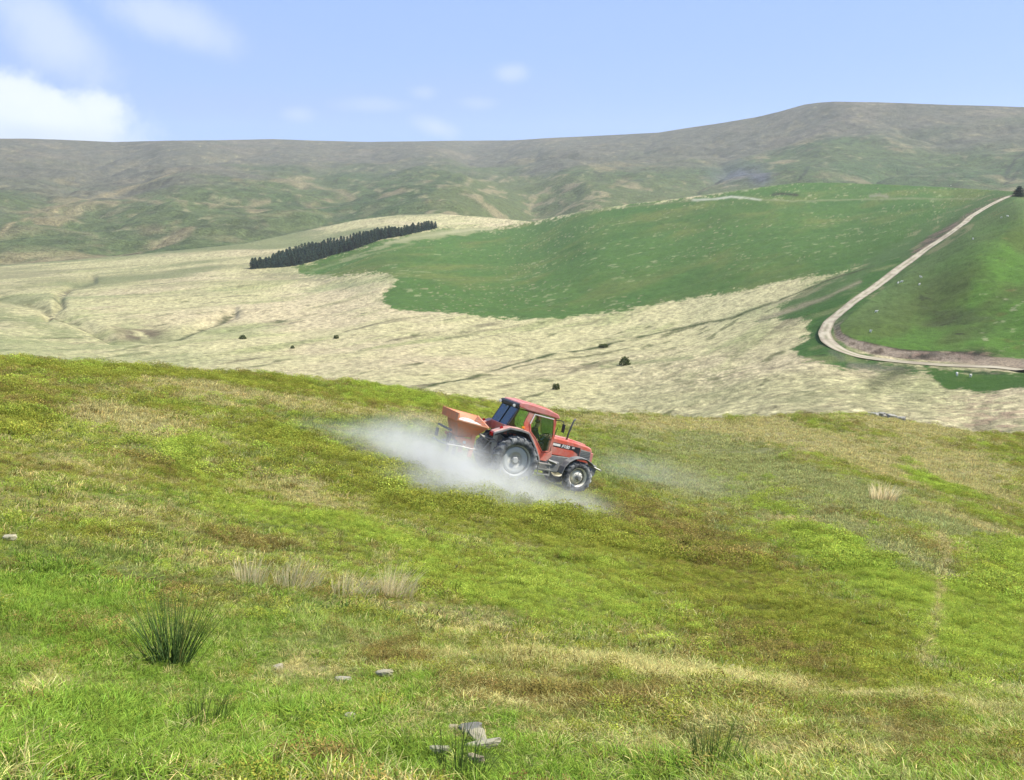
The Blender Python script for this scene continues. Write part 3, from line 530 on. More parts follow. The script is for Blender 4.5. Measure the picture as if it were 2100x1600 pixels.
def tube(bm, pts, r, n=8, r2=None):
    pts = [Vector(p) for p in pts]; rings = []
    for i, p in enumerate(pts):
        d = (pts[min(i + 1, len(pts) - 1)] - pts[max(i - 1, 0)]).normalized(); a = d.orthogonal().normalized(); b = d.cross(a)
        rr = r if r2 is None else r + (r2 - r) * i / (len(pts) - 1)
        if i and rings:
            prev = rings[-1][1]; a = (prev - d * prev.dot(d)).normalized(); b = d.cross(a)
        rings.append(([bm.verts.new(p + (a * math.cos(t) + b * math.sin(t)) * rr) for t in [2 * math.pi * k / n for k in range(n)]], a))
    rings_ = [x[0] for x in rings]
    for q, w in zip(rings_[:-1], rings_[1:]):
        for k in range(n): bm.faces.new([q[k], q[(k + 1) % n], w[(k + 1) % n], w[k]])
    bm.faces.new(rings_[0][::-1]); bm.faces.new(rings_[-1])
def lathe(bm, prof, n=32, c=(0, 0, 0), closed=False):
    """profile (radius, y) spun around the y axis"""
    R = []
    for k in range(n):
        t = 2 * math.pi * k / n; R.append([bm.verts.new((c[0] + r * math.cos(t), c[1] + y, c[2] + r * math.sin(t))) for r, y in prof])
    m = len(prof)
    for k in range(n):
        a, b = R[k], R[(k + 1) % n]
        for i in range(m if closed else m - 1): j = (i + 1) % m; bm.faces.new([a[i], a[j], b[j], b[i]])
    if not closed:
        for i in (0, m - 1):
            if prof[i][0] > 1e-4: bm.faces.new([R[k][i] for k in range(n)])
def B(): return bmesh.new()

M_red = mat('red_paint', (.56, .095, .055), .42, 0, .14, 3, .7, (.50, .33, .27), coat=.3)
M_redroof = mat('pale_red_paint', (.54, .13, .10), .4, 0, .12, 3, .6, (.50, .34, .31))  # paler red for roof, bonnet ridge and nose corners
M_fend = mat('dusty_fender_paint', (.46, .20, .16), .6, 0, .12, 4, .85, (.50, .44, .38))
M_orange = mat('orange_paint', (.62, .17, .05), .5, 0, .22, 5, .5, (.42, .30, .20))
M_tyre = mat('tyre_rubber', (.055, .058, .064), .9, 0, .2, 6, .9, (.30, .31, .30))
M_rimw = mat('cream_rim_paint', (.78, .75, .62), .5, 0, .1, 5, .3, (.45, .44, .38))
M_rimg = mat('dusty_grey_rim', (.42, .44, .43), .6, 0, .12, 5, .4)
M_dark = mat('dark_grey_metal', (.055, .06, .065), .6, .2, .25, 7, .55, (.25, .25, .23))
M_grey = mat('grey_plastic', (.14, .15, .155), .6, 0, .2, 6, .4)
M_steel = mat('worn_steel', (.38, .38, .35), .45, .6, .25, 9, .35)
M_black = mat('black_plastic', (.014, .015, .018), .45, 0, .2, 9, .25, (.14, .14, .13))
M_white = mat('white_decal_and_highlight', (.78, .77, .72), .5, 0, .06, 12, .2)  # decals, and the painted highlight on the doors
M_lamp = mat('pale_lamp_lens', (.62, .62, .56), .15, 0, .05, 9)
M_amber = mat('amber_lens', (.75, .25, .03), .25, 0, .05, 9)
M_tail = mat('red_lens', (.35, .01, .01), .25, 0, .05, 9)
M_powder = mat('pale_lime_powder', (.50, .50, .47), .95, 0, .15, 10, 0, bump=.6)
def glass_mat(name, tint, alpha):
    m, t = new_mat(name); o = N(t, 'ShaderNodeOutputMaterial'); tr = N(t, 'ShaderNodeBsdfTransparent'); tr.inputs[0].default_value = (*tint, 1)
    gl = N(t, 'ShaderNodeBsdfGlossy'); gl.inputs['Roughness'].default_value = .06; gl.inputs[0].default_value = (.9, .95, 1, 1); fr_ = N(t, 'ShaderNodeLayerWeight'); fr_.inputs[0].default_value = .25
    df = N(t, 'ShaderNodeBsdfDiffuse'); df.inputs[0].default_value = (.16, .20, .18, 1)
    m1 = N(t, 'ShaderNodeMixShader'); m1.inputs[0].default_value = alpha; t.links.new(tr.outputs[0], m1.inputs[1]); t.links.new(df.outputs[0], m1.inputs[2])
    m2 = N(t, 'ShaderNodeMixShader'); t.links.new(mth(t, 'MULTIPLY_ADD', fr_.outputs['Fresnel'], .8, .05), m2.inputs[0]); t.links.new(m1.outputs[0], m2.inputs[1]); t.links.new(gl.outputs[0], m2.inputs[2]); t.links.new(m2.outputs[0], o.inputs[0]); return m
M_glass = glass_mat('green_tinted_glass', (.84, .95, .88), .03)
M_glassb = glass_mat('blue_tinted_glass', (.16, .30, .42), .10)

# ------------------------------------------------------------------ tractor
MW = Matrix([[*TR[0], TO[0]], [*TR[1], TO[1]], [*TR[2], TO[2]], [0, 0, 0, 1]])
trac = thing('tractor', 'dusty red farm tractor driving down the rough grass slope', 'tractor', mw=MW)
# chassis, engine, transmission
b = B(); prism(b, [(-.35, .55), (-.35, 1.05), (.5, 1.12), (1.35, 1.08), (1.5, 1.12), (2.9, 1.05), (3.0, .72), (2.3, .62), (1.6, .55), (.6, .5)], -.26, .26); part('chassis', b, M_dark, trac, bevel=.02)
b = B(); prism(b, [(1.38, .62), (1.38, 1.12), (2.25, 1.14), (2.3, .9), (1.9, .62)], -.40, -.27); part('engine_side', b, M_grey, trac, bevel=.02)
b = B(); tube(b, [(0, -.6, .80), (0, .6, .80)], .17, 16); part('rear_axle', b, M_dark, trac, True)
b = B(); tube(b, [(2.45, -.62, .56), (2.45, .62, .56)], .085, 12); box(b, 2.3, 2.6, -.2, .2, .5, .78); part('front_axle', b, M_dark, trac)
# hood
hs = [(1.33, 1.14), (1.33, 1.74), (1.6, 1.745), (2.3, 1.70), (2.9, 1.62), (3.05, 1.57), (3.09, 1.48), (3.12, 1.10), (3.05, 1.02), (2.6, 1.02), (2.5, 1.14)]
b = B(); prism(b, hs, -.36, .36); hood = part('hood', b, M_red, trac, bevel=.045)
b = B(); prism(b, [(1.42, 1.745), (1.55, 1.80), (2.3, 1.755), (2.85, 1.67), (2.9, 1.61), (1.42, 1.70)], -.20, .20); part('bonnet_ridge', b, M_redroof, hood, bevel=.03)
for s in (-1, 1):
    y0, y1 = sorted((s * .362, s * .372))
    b = B(); prism(b, [(1.46, 1.16), (1.46, 1.42), (2.3, 1.38), (2.5, 1.30), (2.53, 1.2), (2.45, 1.14)], y0, y1); part('side_panel', b, M_red, hood, bevel=.006)
    b = B(); prism(b, [(1.46, 1.445), (1.46, 1.585), (2.6, 1.535), (2.6, 1.16), (2.56, 1.14), (2.55, 1.31), (2.32, 1.405)], y0, y1 + 0 * s); part('stripe', b, M_black, hood, label='black side stripe under the bonnet edge')
    b = B(); prism(b, [(2.63, 1.14), (2.63, 1.50), (3.02, 1.45), (3.06, 1.15)], y0, y1); gr = part('side_grille', b, M_steel, hood)
    b = B()
    for k in range(5): box(b, 2.65, 3.03, *sorted((s * .372, s * .382)), 1.18 + k * .058, 1.20 + k * .058)
    part('grille_bars', b, M_dark, gr)
    # white bar before the number
    b = B(); prism(b, [(1.50, 1.475), (1.50, 1.555), (1.80, 1.545), (1.80, 1.465)], *sorted((s * .372, s * .376))); part('white_bar', b, M_white, hood)
b = B(); box(b, 3.095, 3.125, -.30, .30, 1.12, 1.46); fg = part('front_grille', b, M_dark, hood)
for s in (-1, 1):
    b = B(); box(b, 3.125, 3.15, s * .19 - .085, s * .19 + .085, 1.30, 1.43); part('headlight', b, M_lamp, hood, bevel=.01)
    b = B(); box(b, 3.05, 3.16, *sorted((s * .30, s * .36)), 1.00, 1.42); part('nose_corner', b, M_redroof, hood, bevel=.02)
def text_part(body, size, loc, parent, m, shear=0.25):
    cu = bpy.data.curves.new('lettering', 'FONT'); cu.body = body; cu.size = size; cu.extrude = .003; cu.shear = shear; cu.offset = .004
    tmp = coll(bpy.data.objects.new('lettering', cu)); dg = bpy.context.evaluated_depsgraph_get(); me = bpy.data.meshes.new_from_object(tmp.evaluated_get(dg)); bpy.data.objects.remove(tmp)
    me.materials.clear(); me.materials.append(m); o = coll(bpy.data.objects.new('lettering', me)); o.parent = parent; o.location = loc; o.rotation_euler = (R_(90), R_(2.6), 0); return o
text_part('F100', .155, (1.85, -.3765, 1.445), hood, M_white); text_part('DT', .075, (2.27, -.3765, 1.465), hood, M_white, .1); 
# exhaust
b = B(); tube(b, [(2.08, -.20, 1.74), (2.10, -.20, 1.95), (2.20, -.20, 2.42), (2.26, -.20, 2.50)], .030, 12); part('exhaust', b, M_dark, trac, True)
# cab
cabE = trac
hw = .70
b = B(); prism(b, [(-.22, 2.64), (-.16, 2.74), (.10, 2.76), (.9, 2.68), (1.30, 2.57), (1.38, 2.47), (1.34, 2.42), (.9, 2.47), (.2, 2.52), (-.18, 2.58)], -.76, .76); roof = part('roof', b, M_redroof, trac, bevel=.035)
for y0, y1 in ((-.56, -.20), (-.10, .22), (.32, .58)):
    b = B(); prism(b, [(.05, 2.752), (.10, 2.785), (.85, 2.715), (1.12, 2.645), (1.14, 2.60), (.05, 2.70)], y0, y1); part('roof_rib', b, M_redroof, roof, bevel=.015)
b = B(); prism(b, [(-.30, 2.66), (-.24, 2.71), (-.165, 2.70), (-.17, 2.54), (-.22, 2.52), (-.28, 2.56)], -.74, .74); part('rear_roof_beam', b, M_black, roof, bevel=.02)
for y in (-.62, .62): b = B(); lathe(b, [(0, 0), (.045, .0), (.05, .05), (.04, .08), (0, .08)], 12, (-.34, y - .04, 2.60)); part('work_lamp', b, M_lamp, roof)
# pillars
def bar(name, p, q, w=.07, d=.07, m=M_red, parent=trac):
    b = B(); p = Vector(p); q = Vector(q)
    vs = [[b.verts.new(c_ + Vector((dx * w / 2, dy * d / 2, 0))) for dx, dy in ((-1, -1), (1, -1), (1, 1), (-1, 1))] for c_ in (p, q)]
    for i in range(4): b.faces.new([vs[0][i], vs[0][(i + 1) % 4], vs[1][(i + 1) % 4], vs[1][i]])
    b.faces.new(vs[0][::-1]); b.faces.new(vs[1]); return part(name, b, m, parent, bevel=.008)
for s in (-1, 1):
    y = s * hw
    bar('front_pillar', (1.36, y * .93, 1.10), (1.24, y, 2.44), .07, .06)
    b = B(); prism(b, [(.16, 1.86), (.40, 1.80), (.36, 2.08), (.48, 2.44), (.22, 2.49), (.10, 2.1)], *sorted((y - .03, y + .03))); part('middle_pillar', b, M_red, trac, bevel=.01)
    bar('rear_pillar', (-.46, y, 1.92), (-.18, y, 2.56), .05, .06, M_black)
    # lower cab side that follows the fender, ends in a foot below the door
    b = B(); prism(b, [(.20, 1.83), (.42, 1.80), (.62, 1.62), (.98, 1.19), (1.22, 1.20), (1.34, 1.30), (1.38, 1.12), (1.20, .92), (.84, .94), (.78, 1.15), (.60, 1.45), (.38, 1.70)], *sorted((y - .035, y + .035))); part('lower_cab_panel', b, M_red, trac, bevel=.012)
    # door
    do = [(.42, 2.45), (1.20, 2.40), (1.30, 1.86), (1.24, 1.24), (.99, 1.20), (.60, 1.66), (.38, 1.84), (.31, 2.08)]; cxy = (.82, 1.86)
    di = [(cxy[0] + (x - cxy[0]) * .90, cxy[1] + (z - cxy[1]) * .92) for x, z in do]; dg_ = [(cxy[0] + (x - cxy[0]) * .95, cxy[1] + (z - cxy[1]) * .96) for x, z in do]
    b = B(); ring(b, do, di, *sorted((s * (hw + .012), s * (hw + .045)))); dr = part('door', b, M_redroof if s > 0 else M_red, trac, bevel=.006)
    b = B(); prism(b, dg_, *sorted((s * (hw + .016), s * (hw + .024)))); part('pane', b, M_glass, dr)
    b = B(); strip(b, [(.305, 2.10), (.415, 2.455), (.70, 2.437), (1.16, 2.405)], *sorted((s * (hw + .045), s * (hw + .060))), .03); part('highlight_strip', b, M_white, dr)  # white strip painted on as the highlight along the door edge
    b = B(); box(b, 1.12, 1.20, *sorted((s * (hw + .045), s * (hw + .075))), 1.66, 1.70); part('handle', b, M_black, dr)
    # rear side window
    so = [(-.12, 2.55), (.17, 2.50), (.07, 1.95), (-.42, 1.95)]; b = B(); prism(b, so, *sorted((s * (hw - .004), s * (hw + .004)))); part('side_window', b, M_glass, trac)
# glass front and rear
def quad_slab(name, pts, th, m, parent=trac):
    b = B(); n = (Vector(pts[1]) - Vector(pts[0])).cross(Vector(pts[2]) - Vector(pts[0])).normalized() * th
    A = [b.verts.new(p) for p in pts]; C_ = [b.verts.new(Vector(p) + n) for p in pts]; b.faces.new(A); b.faces.new(C_[::-1])
    for i in range(len(pts)): j = (i + 1) % len(pts); b.faces.new([A[j], A[i], C_[i], C_[j]])
    return part(name, b, m, parent)
quad_slab('windscreen', [(1.38, -.62, 1.72), (1.38, .62, 1.72), (1.26, .66, 2.43), (1.26, -.66, 2.43)], .008, M_glass)
quad_slab('rear_window', [(-.50, -.64, 1.90), (-.50, .64, 1.90), (-.20, .66, 2.55), (-.20, -.66, 2.55)], .008, M_glassb)
bar('window_post', (-.51, -.02, 1.90), (-.215, -.02, 2.55), .03, .035, M_black)
b = B(); prism(b, [(-.52, 1.60), (-.52, 1.90), (-.46, 1.92), (-.40, 1.60)], -.66, .66); part('rear_cab_wall', b, M_red, trac, bevel=.01)
b = B(); box(b, -.45, 1.33, -.62, .62, 1.05, 1.12); part('cab_floor', b, M_black, trac)
b = B(); prism(b, [(1.29, 1.12), (1.25, 1.50), (1.29, 1.66), (1.34, 1.66), (1.34, 1.12)], -.38, .30); part('dashboard', b, M_black, trac, bevel=.02)
b = B(); prism(b, [(.54, 1.18), (.54, 1.34), (1.0, 1.36), (1.04, 1.30), (1.0, 1.20)], -.36, .12); prism(b, [(.44, 1.32), (.48, 1.86), (.56, 1.88), (.62, 1.35)], -.36, .12); box(b, .62, .86, -.24, 0, 1.12, 1.19); part('seat', b, M_black, trac, bevel=.025)
b = B()
for k in range(20):
    pass
tor = []
cc, ax_ = Vector((1.21, -.12, 1.71)), Vector((-.55, 0, .84)); e1 = Vector((0, 1, 0)); e2 = ax_.normalized().cross(e1)
for k in range(25): t = 2 * math.pi * k / 24; tor.append(cc + (e1 * math.cos(t) + e2 * math.sin(t)) * .2)
tube(b, tor, .014, 6); tube(b, [cc - e1 * .19, cc + e1 * .19], .01, 5); tube(b, [cc, (1.30, -.12, 1.50)], .02, 6); part('steering_wheel', b, M_black, trac)
# rear fenders
for s in (-1, 1):
    fo = [(-1.02, 1.60), (-1.00, 1.66), (-.47, 1.90), (-.05, 1.895), (.25, 1.84), (.40, 1.66), (.62, 1.36), (.78, 1.10), (.84, .95)]
    b = B(); strip(b, fo, *sorted((s * .66, s * 1.02)), .035); fe = part('fender', b, M_fend, trac, bevel=.012)
    b = B(); prism(b, fo + [(.60, 1.0), (.50, 1.25), (.2, 1.55), (-.1, 1.66), (-.4, 1.66), (-.8, 1.50)], *sorted((s * .62, s * .66))); part('fender_wall', b, M_red if s > 0 else M_dark, fe)
    b = B(); strip(b, [(x, z - .035) for x, z in fo], *sorted((s * .99, s * 1.035)), .05); part('fender_lip', b, M_grey, fe, bevel=.008)
    b = B(); box(b, -1.06, -.99, *sorted((s * .74, s * .94)), 1.50, 1.62); part('tail_lamp', b, M_tail, fe, bevel=.01)
    b = B(); lathe(b, [(0, 0), (.055, 0), (.055, .06), (0, .06)], 10, (-.72, s * .84 - .03, 1.82)); part('lamp', b, M_tail, fe)
    b = B(); box(b, .04, .14, *sorted((s * .74, s * .80)), 1.90, 1.97); part('indicator', b, M_amber, fe, bevel=.01)
# wheels
def wheel(name, x, y, R, Wd, rimR, side, front):
    w = thing(name, '', '', (0, 0, 0)); del w['label']; del w['category']; w.parent = trac; w.location = (x, y, R)
    b = B(); h = Wd / 2; k = R - rimR
    prof = [(rimR - .015, -h * .72), (rimR + k * .25, -h * .95), (rimR + k * .55, -h), (R - .085, -h * .9), (R - .05, -h * .7), (R - .035, 0), (R - .05, h * .7), (R - .085, h * .9), (rimR + k * .55, h), (rimR + k * .25, h * .95), (rimR - .015, h * .72)]
    lathe(b, prof, 44, closed=True); ty = part('tyre', b, M_tyre, w, True)
    b = B(); n = 20 if not front else 17; hgt = .05 if not front else .035
    for i in range(n):
        for sd_ in (-1, 1):
            t0 = 2 * math.pi * (i + (.5 if sd_ > 0 else 0)) / n
            pts = []
            for f, dt in ((.02, 0.0), (.55, .13), (1.0, .20)):
                yy = sd_ * h * f; t = t0 - dt; rr = R - .045 - (.05 if f == 1.0 else 0); pts.append((yy, t, rr))
            wv_ = .045 if not front else .035; rows = []
            for yy, t, rr in pts:
                a = wv_ / R; rows.append([b.verts.new((math.cos(t + da) * r_, yy, math.sin(t + da) * r_)) for da, r_ in ((-a, rr - .03), (-a * .7, rr + hgt), (a * .7, rr + hgt), (a, rr - .03))])
            for p_, q_ in zip(rows[:-1], rows[1:]):
                for c_ in range(3): b.faces.new([p_[c_], p_[c_ + 1], q_[c_ + 1], q_[c_]])
            b.faces.new(rows[0]); b.faces.new(rows[-1][::-1])
            # shoulder of the lug running down the sidewall
            yy, t, rr = pts[-1]; a = wv_ / R * .8; s0 = [b.verts.new((math.cos(t + da) * r_, yy * kk, math.sin(t + da) * r_)) for da, r_, kk in ((-a, rr + hgt, 1.0), (a, rr + hgt, 1.0), (a, rr - .09, 1.05), (-a, rr - .09, 1.05))]; b.faces.new(s0)
    part('tread_lugs', b, M_tyre, ty)
    b = B(); m_ = M_rimw if front else M_rimg; o_ = side
    lathe(b, [(rimR - .02, -h * .70), (rimR + .012, -h * .74), (rimR + .012, -h * .70), (rimR - .03, -h * .5), (rimR - .05, 0), (rimR - .03, h * .5), (rimR + .012, h * .70), (rimR + .012, h * .74), (rimR - .02, h * .70), (rimR - .045, h * .45), (rimR - .065, 0), (rimR - .045, -h * .45)], 44, closed=True)
    rim = part('rim', b, m_, w, True)
    b = B(); dpt = .02 if front else .06; y1 = o_ * (h * .30 - (0 if front else .04)); y2 = o_ * h * .62
    if front: pr = [(0, y1 + o_ * .09), (.07, y1 + o_ * .09), (.10, y1 + o_ * .05), (.17, y1 + o_ * .05), (.20, y1), (.21, y1 - o_ * .06), (rimR - .055, y1 - o_ * .09)]
    else: pr = [(0, y1 + o_ * .02), (.16, y1 + o_ * .02), (.22, y1 + o_ * .0), (.34, y1 + o_ * .05), (rimR - .10, y1 + o_ * .06), (rimR - .055, y1 + o_ * .02)]
    lathe(b, pr, 36); part('disc', b, m_, rim, True)
    b = B(); lathe(b, [(0, y1 + o_ * (.20 if front else .16)), (.07, y1 + o_ * (.20 if front else .16)), (.095, y1 + o_ * .12), (.11, y1 + o_ * .05)] if front else [(0, y1 + o_ * .10), (.09, y1 + o_ * .10), (.12, y1 + o_ * .02)], 20)
    for i in range(8):
        t = 2 * math.pi * i / 8; rb = .145; tube(b, [(math.cos(t) * rb, y1 + o_ * .02, math.sin(t) * rb), (math.cos(t) * rb, y1 + o_ * .08, math.sin(t) * rb)], .012, 6)
    part('hub', b, M_grey if front else M_rimg, rim)
    return w
for s in (-1, 1):
    wheel('rear_wheel', 0, s * .82, .82, .44, .53, s, False)
    fw = wheel('front_wheel', 2.45, s * .80, .57, .33, .345, s, True)
    af = [2.45 + .70 * math.cos(R_(a)) for a in (176, 155, 135, 115, 95, 75, 55, 42)]; zf = [.57 + .70 * math.sin(R_(a)) for a in (176, 155, 135, 115, 95, 75, 55, 42)]
    b = B(); strip(b, list(zip(af, zf)), *sorted((s * .62, s * 1.0)), .03); ff = part('front_fender', b, M_grey, trac, bevel=.012)
    b = B(); tube(b, [(2.45, s * .55, .6), (2.38, s * .56, .95), (2.42, s * .66, 1.24)], .02, 6); part('bracket', b, M_dark, ff)
# steps, tank
for s in (-1, 1):
    b = B(); tube(b, [(1.24, s * .86, .92), (1.31, s * .90, .72), (1.33, s * .92, .47)], .02, 6); st = part('step_rail', b, M_steel, trac); b = B(); tube(b, [(.86, s * .86, .92), (.88, s * .90, .72), (.88, s * .92, .47)], .02, 6); part('step_rail', b, M_steel, trac)
    for z in (.86, .68, .50): b = B(); box(b, .86, 1.33, *sorted((s * .78, s * .97)), z - .015, z + .015); part('tread', b, M_steel, st)
    b = B(); box(b, .82, 1.75, *sorted((s * .42, s * .70)), .58, .96); part('fuel_tank', b, M_grey, trac, bevel=.04)
b = B(); tube(b, [(1.30, -.72, .98), (1.45, -.74, .95), (1.62, -.72, .90)], .035, 8); part('filter', b, M_steel, trac)
# mirrors
for s in (-1, 1):
    b = B(); tube(b, [(1.24, s * .70, 2.36), (1.34, s * .88, 2.40), (1.42, s * 1.0, 2.38), (1.44, s * 1.02, 2.10)], .014, 6); ma = part('mirror_arm', b, M_black, trac)
    b = B(); box(b, 1.425, 1.455, s * 1.02 - .10, s * 1.02 + .10, 2.02, 2.30); part('mirror', b, M_black, ma, bevel=.01)
b = B(); tube(b, [(1.42, -.50, 1.74), (1.46, -.50, 2.0), (1.50, -.50, 2.12)], .014, 6); part('air_intake', b, M_black, trac)
# front carrier
b = B(); prism(b, [(3.05, .62), (3.05, .98), (3.42, 1.0), (3.46, .92), (3.40, .62), (3.25, .56)], -.30, .30); part('front_weight_block', b, M_grey, trac, bevel=.03)
b = B(); tube(b, [(3.05, -.30, 1.0), (3.6, -.34, .86)], .022, 6); tube(b, [(3.05, .30, 1.0), (3.6, .34, .86)], .022, 6); tube(b, [(3.6, -.36, .86), (3.6, .36, .86)], .03, 8); part('front_carrier', b, M_steel, trac)
# three-point linkage
b = B()
for s in (-1, 1):
    tube(b, [(-.25, s * .30, .62), (-.9, s * .40, .72), (-1.45, s * .42, .84)], .035, 8); tube(b, [(-.35, s * .30, 1.45), (-.75, s * .38, .74)], .025, 8)
    tube(b, [(-.25, s * .28, 1.38), (-.55, s * .32, 1.52)], .045, 8)
tube(b, [(-.30, 0, 1.25), (-.85, 0, 1.32), (-1.40, 0, 1.45)], .03, 8); box(b, -.5, -.3, -.22, .22, .62, 1.45); tube(b, [(-.35, -.5, 1.30), (-.9, -.55, 1.26), (-1.35, -.60, 1.46)], .016, 6); tube(b, [(-.4, .2, .75), (-1.3, .1, .85)], .05, 8); part('linkage', b, M_steel, trac)

# ------------------------------------------------------------------ spreader
sp = thing('fertiliser_spreader', 'orange hopper spreader mounted behind the red tractor', 'spreader', mw=MW)
top = [(-1.14, -.80, 1.72), (-2.24, -.80, 1.82), (-2.16, .86, 2.00), (-.95, .86, 1.90)]; bot = [(-1.45, -.42, 1.26), (-2.02, -.42, 1.24), (-2.02, .42, 1.24), (-1.45, .42, 1.26)]
b = B(); T = [b.verts.new(p) for p in top]; O2 = [b.verts.new(p) for p in bot]
ti = [b.verts.new((p[0] + (.035 if p[0] < -1.8 else -.035), p[1] * .955, p[2] - .0)) for p in top]; bi = [b.verts.new((p[0], p[1] * .9, p[2] + .05)) for p in bot]
for i in range(4):
    j = (i + 1) % 4; b.faces.new([T[i], T[j], O2[j], O2[i]]); b.faces.new([ti[j], ti[i], bi[i], bi[j]]); b.faces.new([T[j], T[i], ti[i], ti[j]])
b.faces.new(O2); b.faces.new(bi[::-1]); hop = part('hopper', b, M_orange, sp)
b = B(); 
for i in range(4):
    p = Vector(top[i]); q = Vector(top[(i + 1) % 4]); tube(b, [p, q], .026, 4)
part('rim', b, mat('bright_orange_edge', (.62, .26, .12), .5, 0, .15, 6, .5, (.6, .5, .4)), hop)
b = B(); prism(b, [(-2.21, 1.90), (-2.24, 2.04), (-2.28, 2.04), (-2.27, 1.76)], -.80, .86); part('rear_flap', b, M_orange, hop)
b = B()
for f in (.25, .5, .75):
    y = -.80 + 1.66 * f; tube(b, [(-1.10, y, 1.73 + .16 * f), (-2.20, y, 1.83 + .16 * f)], .008, 4)
part('sieve_bar', b, M_steel, hop)
b = B(); nx, ny = 14, 12; gridv = [[b.verts.new((-1.16 - .98 * i / nx, -.66 + 1.32 * j / ny, 1.68 + .05 * j / ny + .12 * math.sin(math.pi * i / nx) * math.sin(math.pi * j / ny) + .015 * random.random())) for j in range(ny + 1)] for i in range(nx + 1)]
for i in range(nx):
    for j in range(ny): b.faces.new([gridv[i][j], gridv[i + 1][j], gridv[i + 1][j + 1], gridv[i][j + 1]])
pw = part('lime_powder', b, M_powder, None, True); pw.matrix_world = MW; tag(pw, 'pale powder heaped inside the orange hopper', None, kind='stuff')
for s in (-1, 1):
    b = B(); prism(b, [(-2.15, 1.24), (-2.10, 1.14), (-1.60, .90), (-1.52, .98), (-1.56, 1.22)], *sorted((s * .50, s * .56))); part('side_frame', b, M_orange, sp, bevel=.01)
    b = B(); box(b, -1.56, -1.42, *sorted((s * .44, s * .54)), .62, 1.42); part('mast', b, M_orange, sp, bevel=.01)
    b = B(); box(b, -1.84, -1.74, *sorted((s * .56, s * .575)), 1.05, 1.14); part('reflector', b, M_lamp, sp)
b = B(); box(b, -1.56, -1.44, -.5, .5, .98, 1.08); box(b, -2.05, -1.5, -.44, -.36, 1.12, 1.22); box(b, -2.05, -1.5, .36, .44, 1.12, 1.22); part('cross_beam', b, M_orange, sp, bevel=.01)
b = B(); lathe(b, [(0, 0), (.24, 0), (.24, .02), (0, .02)], 24)
dsk0 = None
for s in (-1, 1):
    b2 = B()
    for k in range(24): pass
    vs1 = [b2.verts.new((-2.0 + .27 * math.cos(t), s * .33 + .27 * math.sin(t), .93)) for t in [2 * math.pi * k / 24 for k in range(24)]]; vs2 = [b2.verts.new(v.co + Vector((0, 0, .015))) for v in vs1]
    b2.faces.new(vs1[::-1]); b2.faces.new(vs2)
    for k in range(24): b2.faces.new([vs1[k], vs1[(k + 1) % 24], vs2[(k + 1) % 24], vs2[k]])
    for k in range(4):
        t = k * math.pi / 2 + .4; c_, s_ = math.cos(t), math.sin(t); tube(b2, [(-2.0 + .05 * c_, s * .33 + .05 * s_, .965), (-2.0 + .25 * c_, s * .33 + .25 * s_, .965)], .02, 4)
    dk = part('spinning_disc', b2, M_steel, sp)
    b3 = B(); tube(b3, [(-2.0, s * .33, .6), (-2.0, s * .33, 1.24)], .05, 10); part('spindle', b3, M_dark, dk)
b.free()
b = B(); tube(b, [(-1.5, -.72, .93), (-1.95, -.78, .97), (-2.40, -.70, .96), (-2.52, -.45, .96), (-2.55, 0, .96), (-2.52, .45, .96), (-2.40, .70, .96)], .022, 6); part('guard_bar', b, M_steel, sp)
for s in (-1, 1): b = B(); box(b, -2.42, -2.36, *sorted((s * .70, s * .52)), 1.02, 1.30); part('lamp_board', b, M_black, sp, bevel=.01)
b = B(); box(b, -2.40, -2.33, -.64, .64, 1.40, 1.46); part('rear_rail', b, M_dark, sp)

# ------------------------------------------------------------------ driver
def skin_body(name, verts, edges, radii, m, sub=2):
    me = bpy.data.meshes.new(name); me.from_pydata(verts, edges, []); o = coll(bpy.data.objects.new(name, me))
    sk_ = o.modifiers.new('skin', 'SKIN'); 
    for v_, r in zip(me.skin_vertices[0].data, radii): v_.radius = (r, r)
    me.skin_vertices[0].data[0].use_root = True; sb = o.modifiers.new('sub', 'SUBSURF'); sb.levels = sb.render_levels = sub
    dg = bpy.context.evaluated_depsgraph_get(); em = bpy.data.meshes.new_from_object(o.evaluated_get(dg)); bpy.data.objects.remove(o)
    em.materials.clear(); em.materials.append(m); em.polygons.foreach_set('use_smooth', [True] * len(em.polygons)); return em
M_skin = mat('skin', (.50, .30, .21), .55, 0, .08, 20); M_navy = mat('navy_jacket', (.045, .065, .10), .85, 0, .2, 14); M_trous = mat('dark_trousers', (.035, .038, .045), .9, 0, .2, 14); M_hair = mat('brown_hair', (.06, .035, .02), .8, 0, .3, 40)
bv = [(.38, 0, 1.56), (.36, 0, 1.72), (.38, 0, 1.90), (.42, 0, 2.02), (.45, 0, 2.08), (.47, 0, 2.16), (.475, 0, 2.25)]; be = [(0, 1), (1, 2), (2, 3), (3, 4), (4, 5), (5, 6)]; br = [.17, .175, .19, .11, .062, .088, .078]
def add(v_, r, frm): bv.append(v_); br.append(r); be.append((frm, len(bv) - 1)); return len(bv) - 1
for s in (-1, 1):
    a = add((.40, s * .17, 1.97), .07, 2); a = add((.48, s * .25, 1.76), .05, a); a = add((.60, s * .22, 1.66), .042, a); hnd = add((.735, s * .165, 1.80), .028, a); palm = add((.77, s * .160, 1.835), .030, hnd)
    for k in range(4):
        f = add((.825, s * (.135 + .018 * k), 1.852 - .004 * k), .0095, palm); f = add((.842, s * (.135 + .018 * k), 1.825), .0085, f); add((.828, s * (.135 + .018 * k), 1.803), .0078, f)
    f = add((.775, s * .128, 1.825), .010, palm); add((.805, s * .112, 1.81), .009, f)
    a = add((.44, s * .10, 1.53), .095, 0); a = add((.74, s * .15, 1.56), .068, a); a = add((.78, s * .15, 1.32), .05, a); a = add((.77, s * .15, 1.26), .042, a); add((.86, s * .15, 1.255), .032, a)
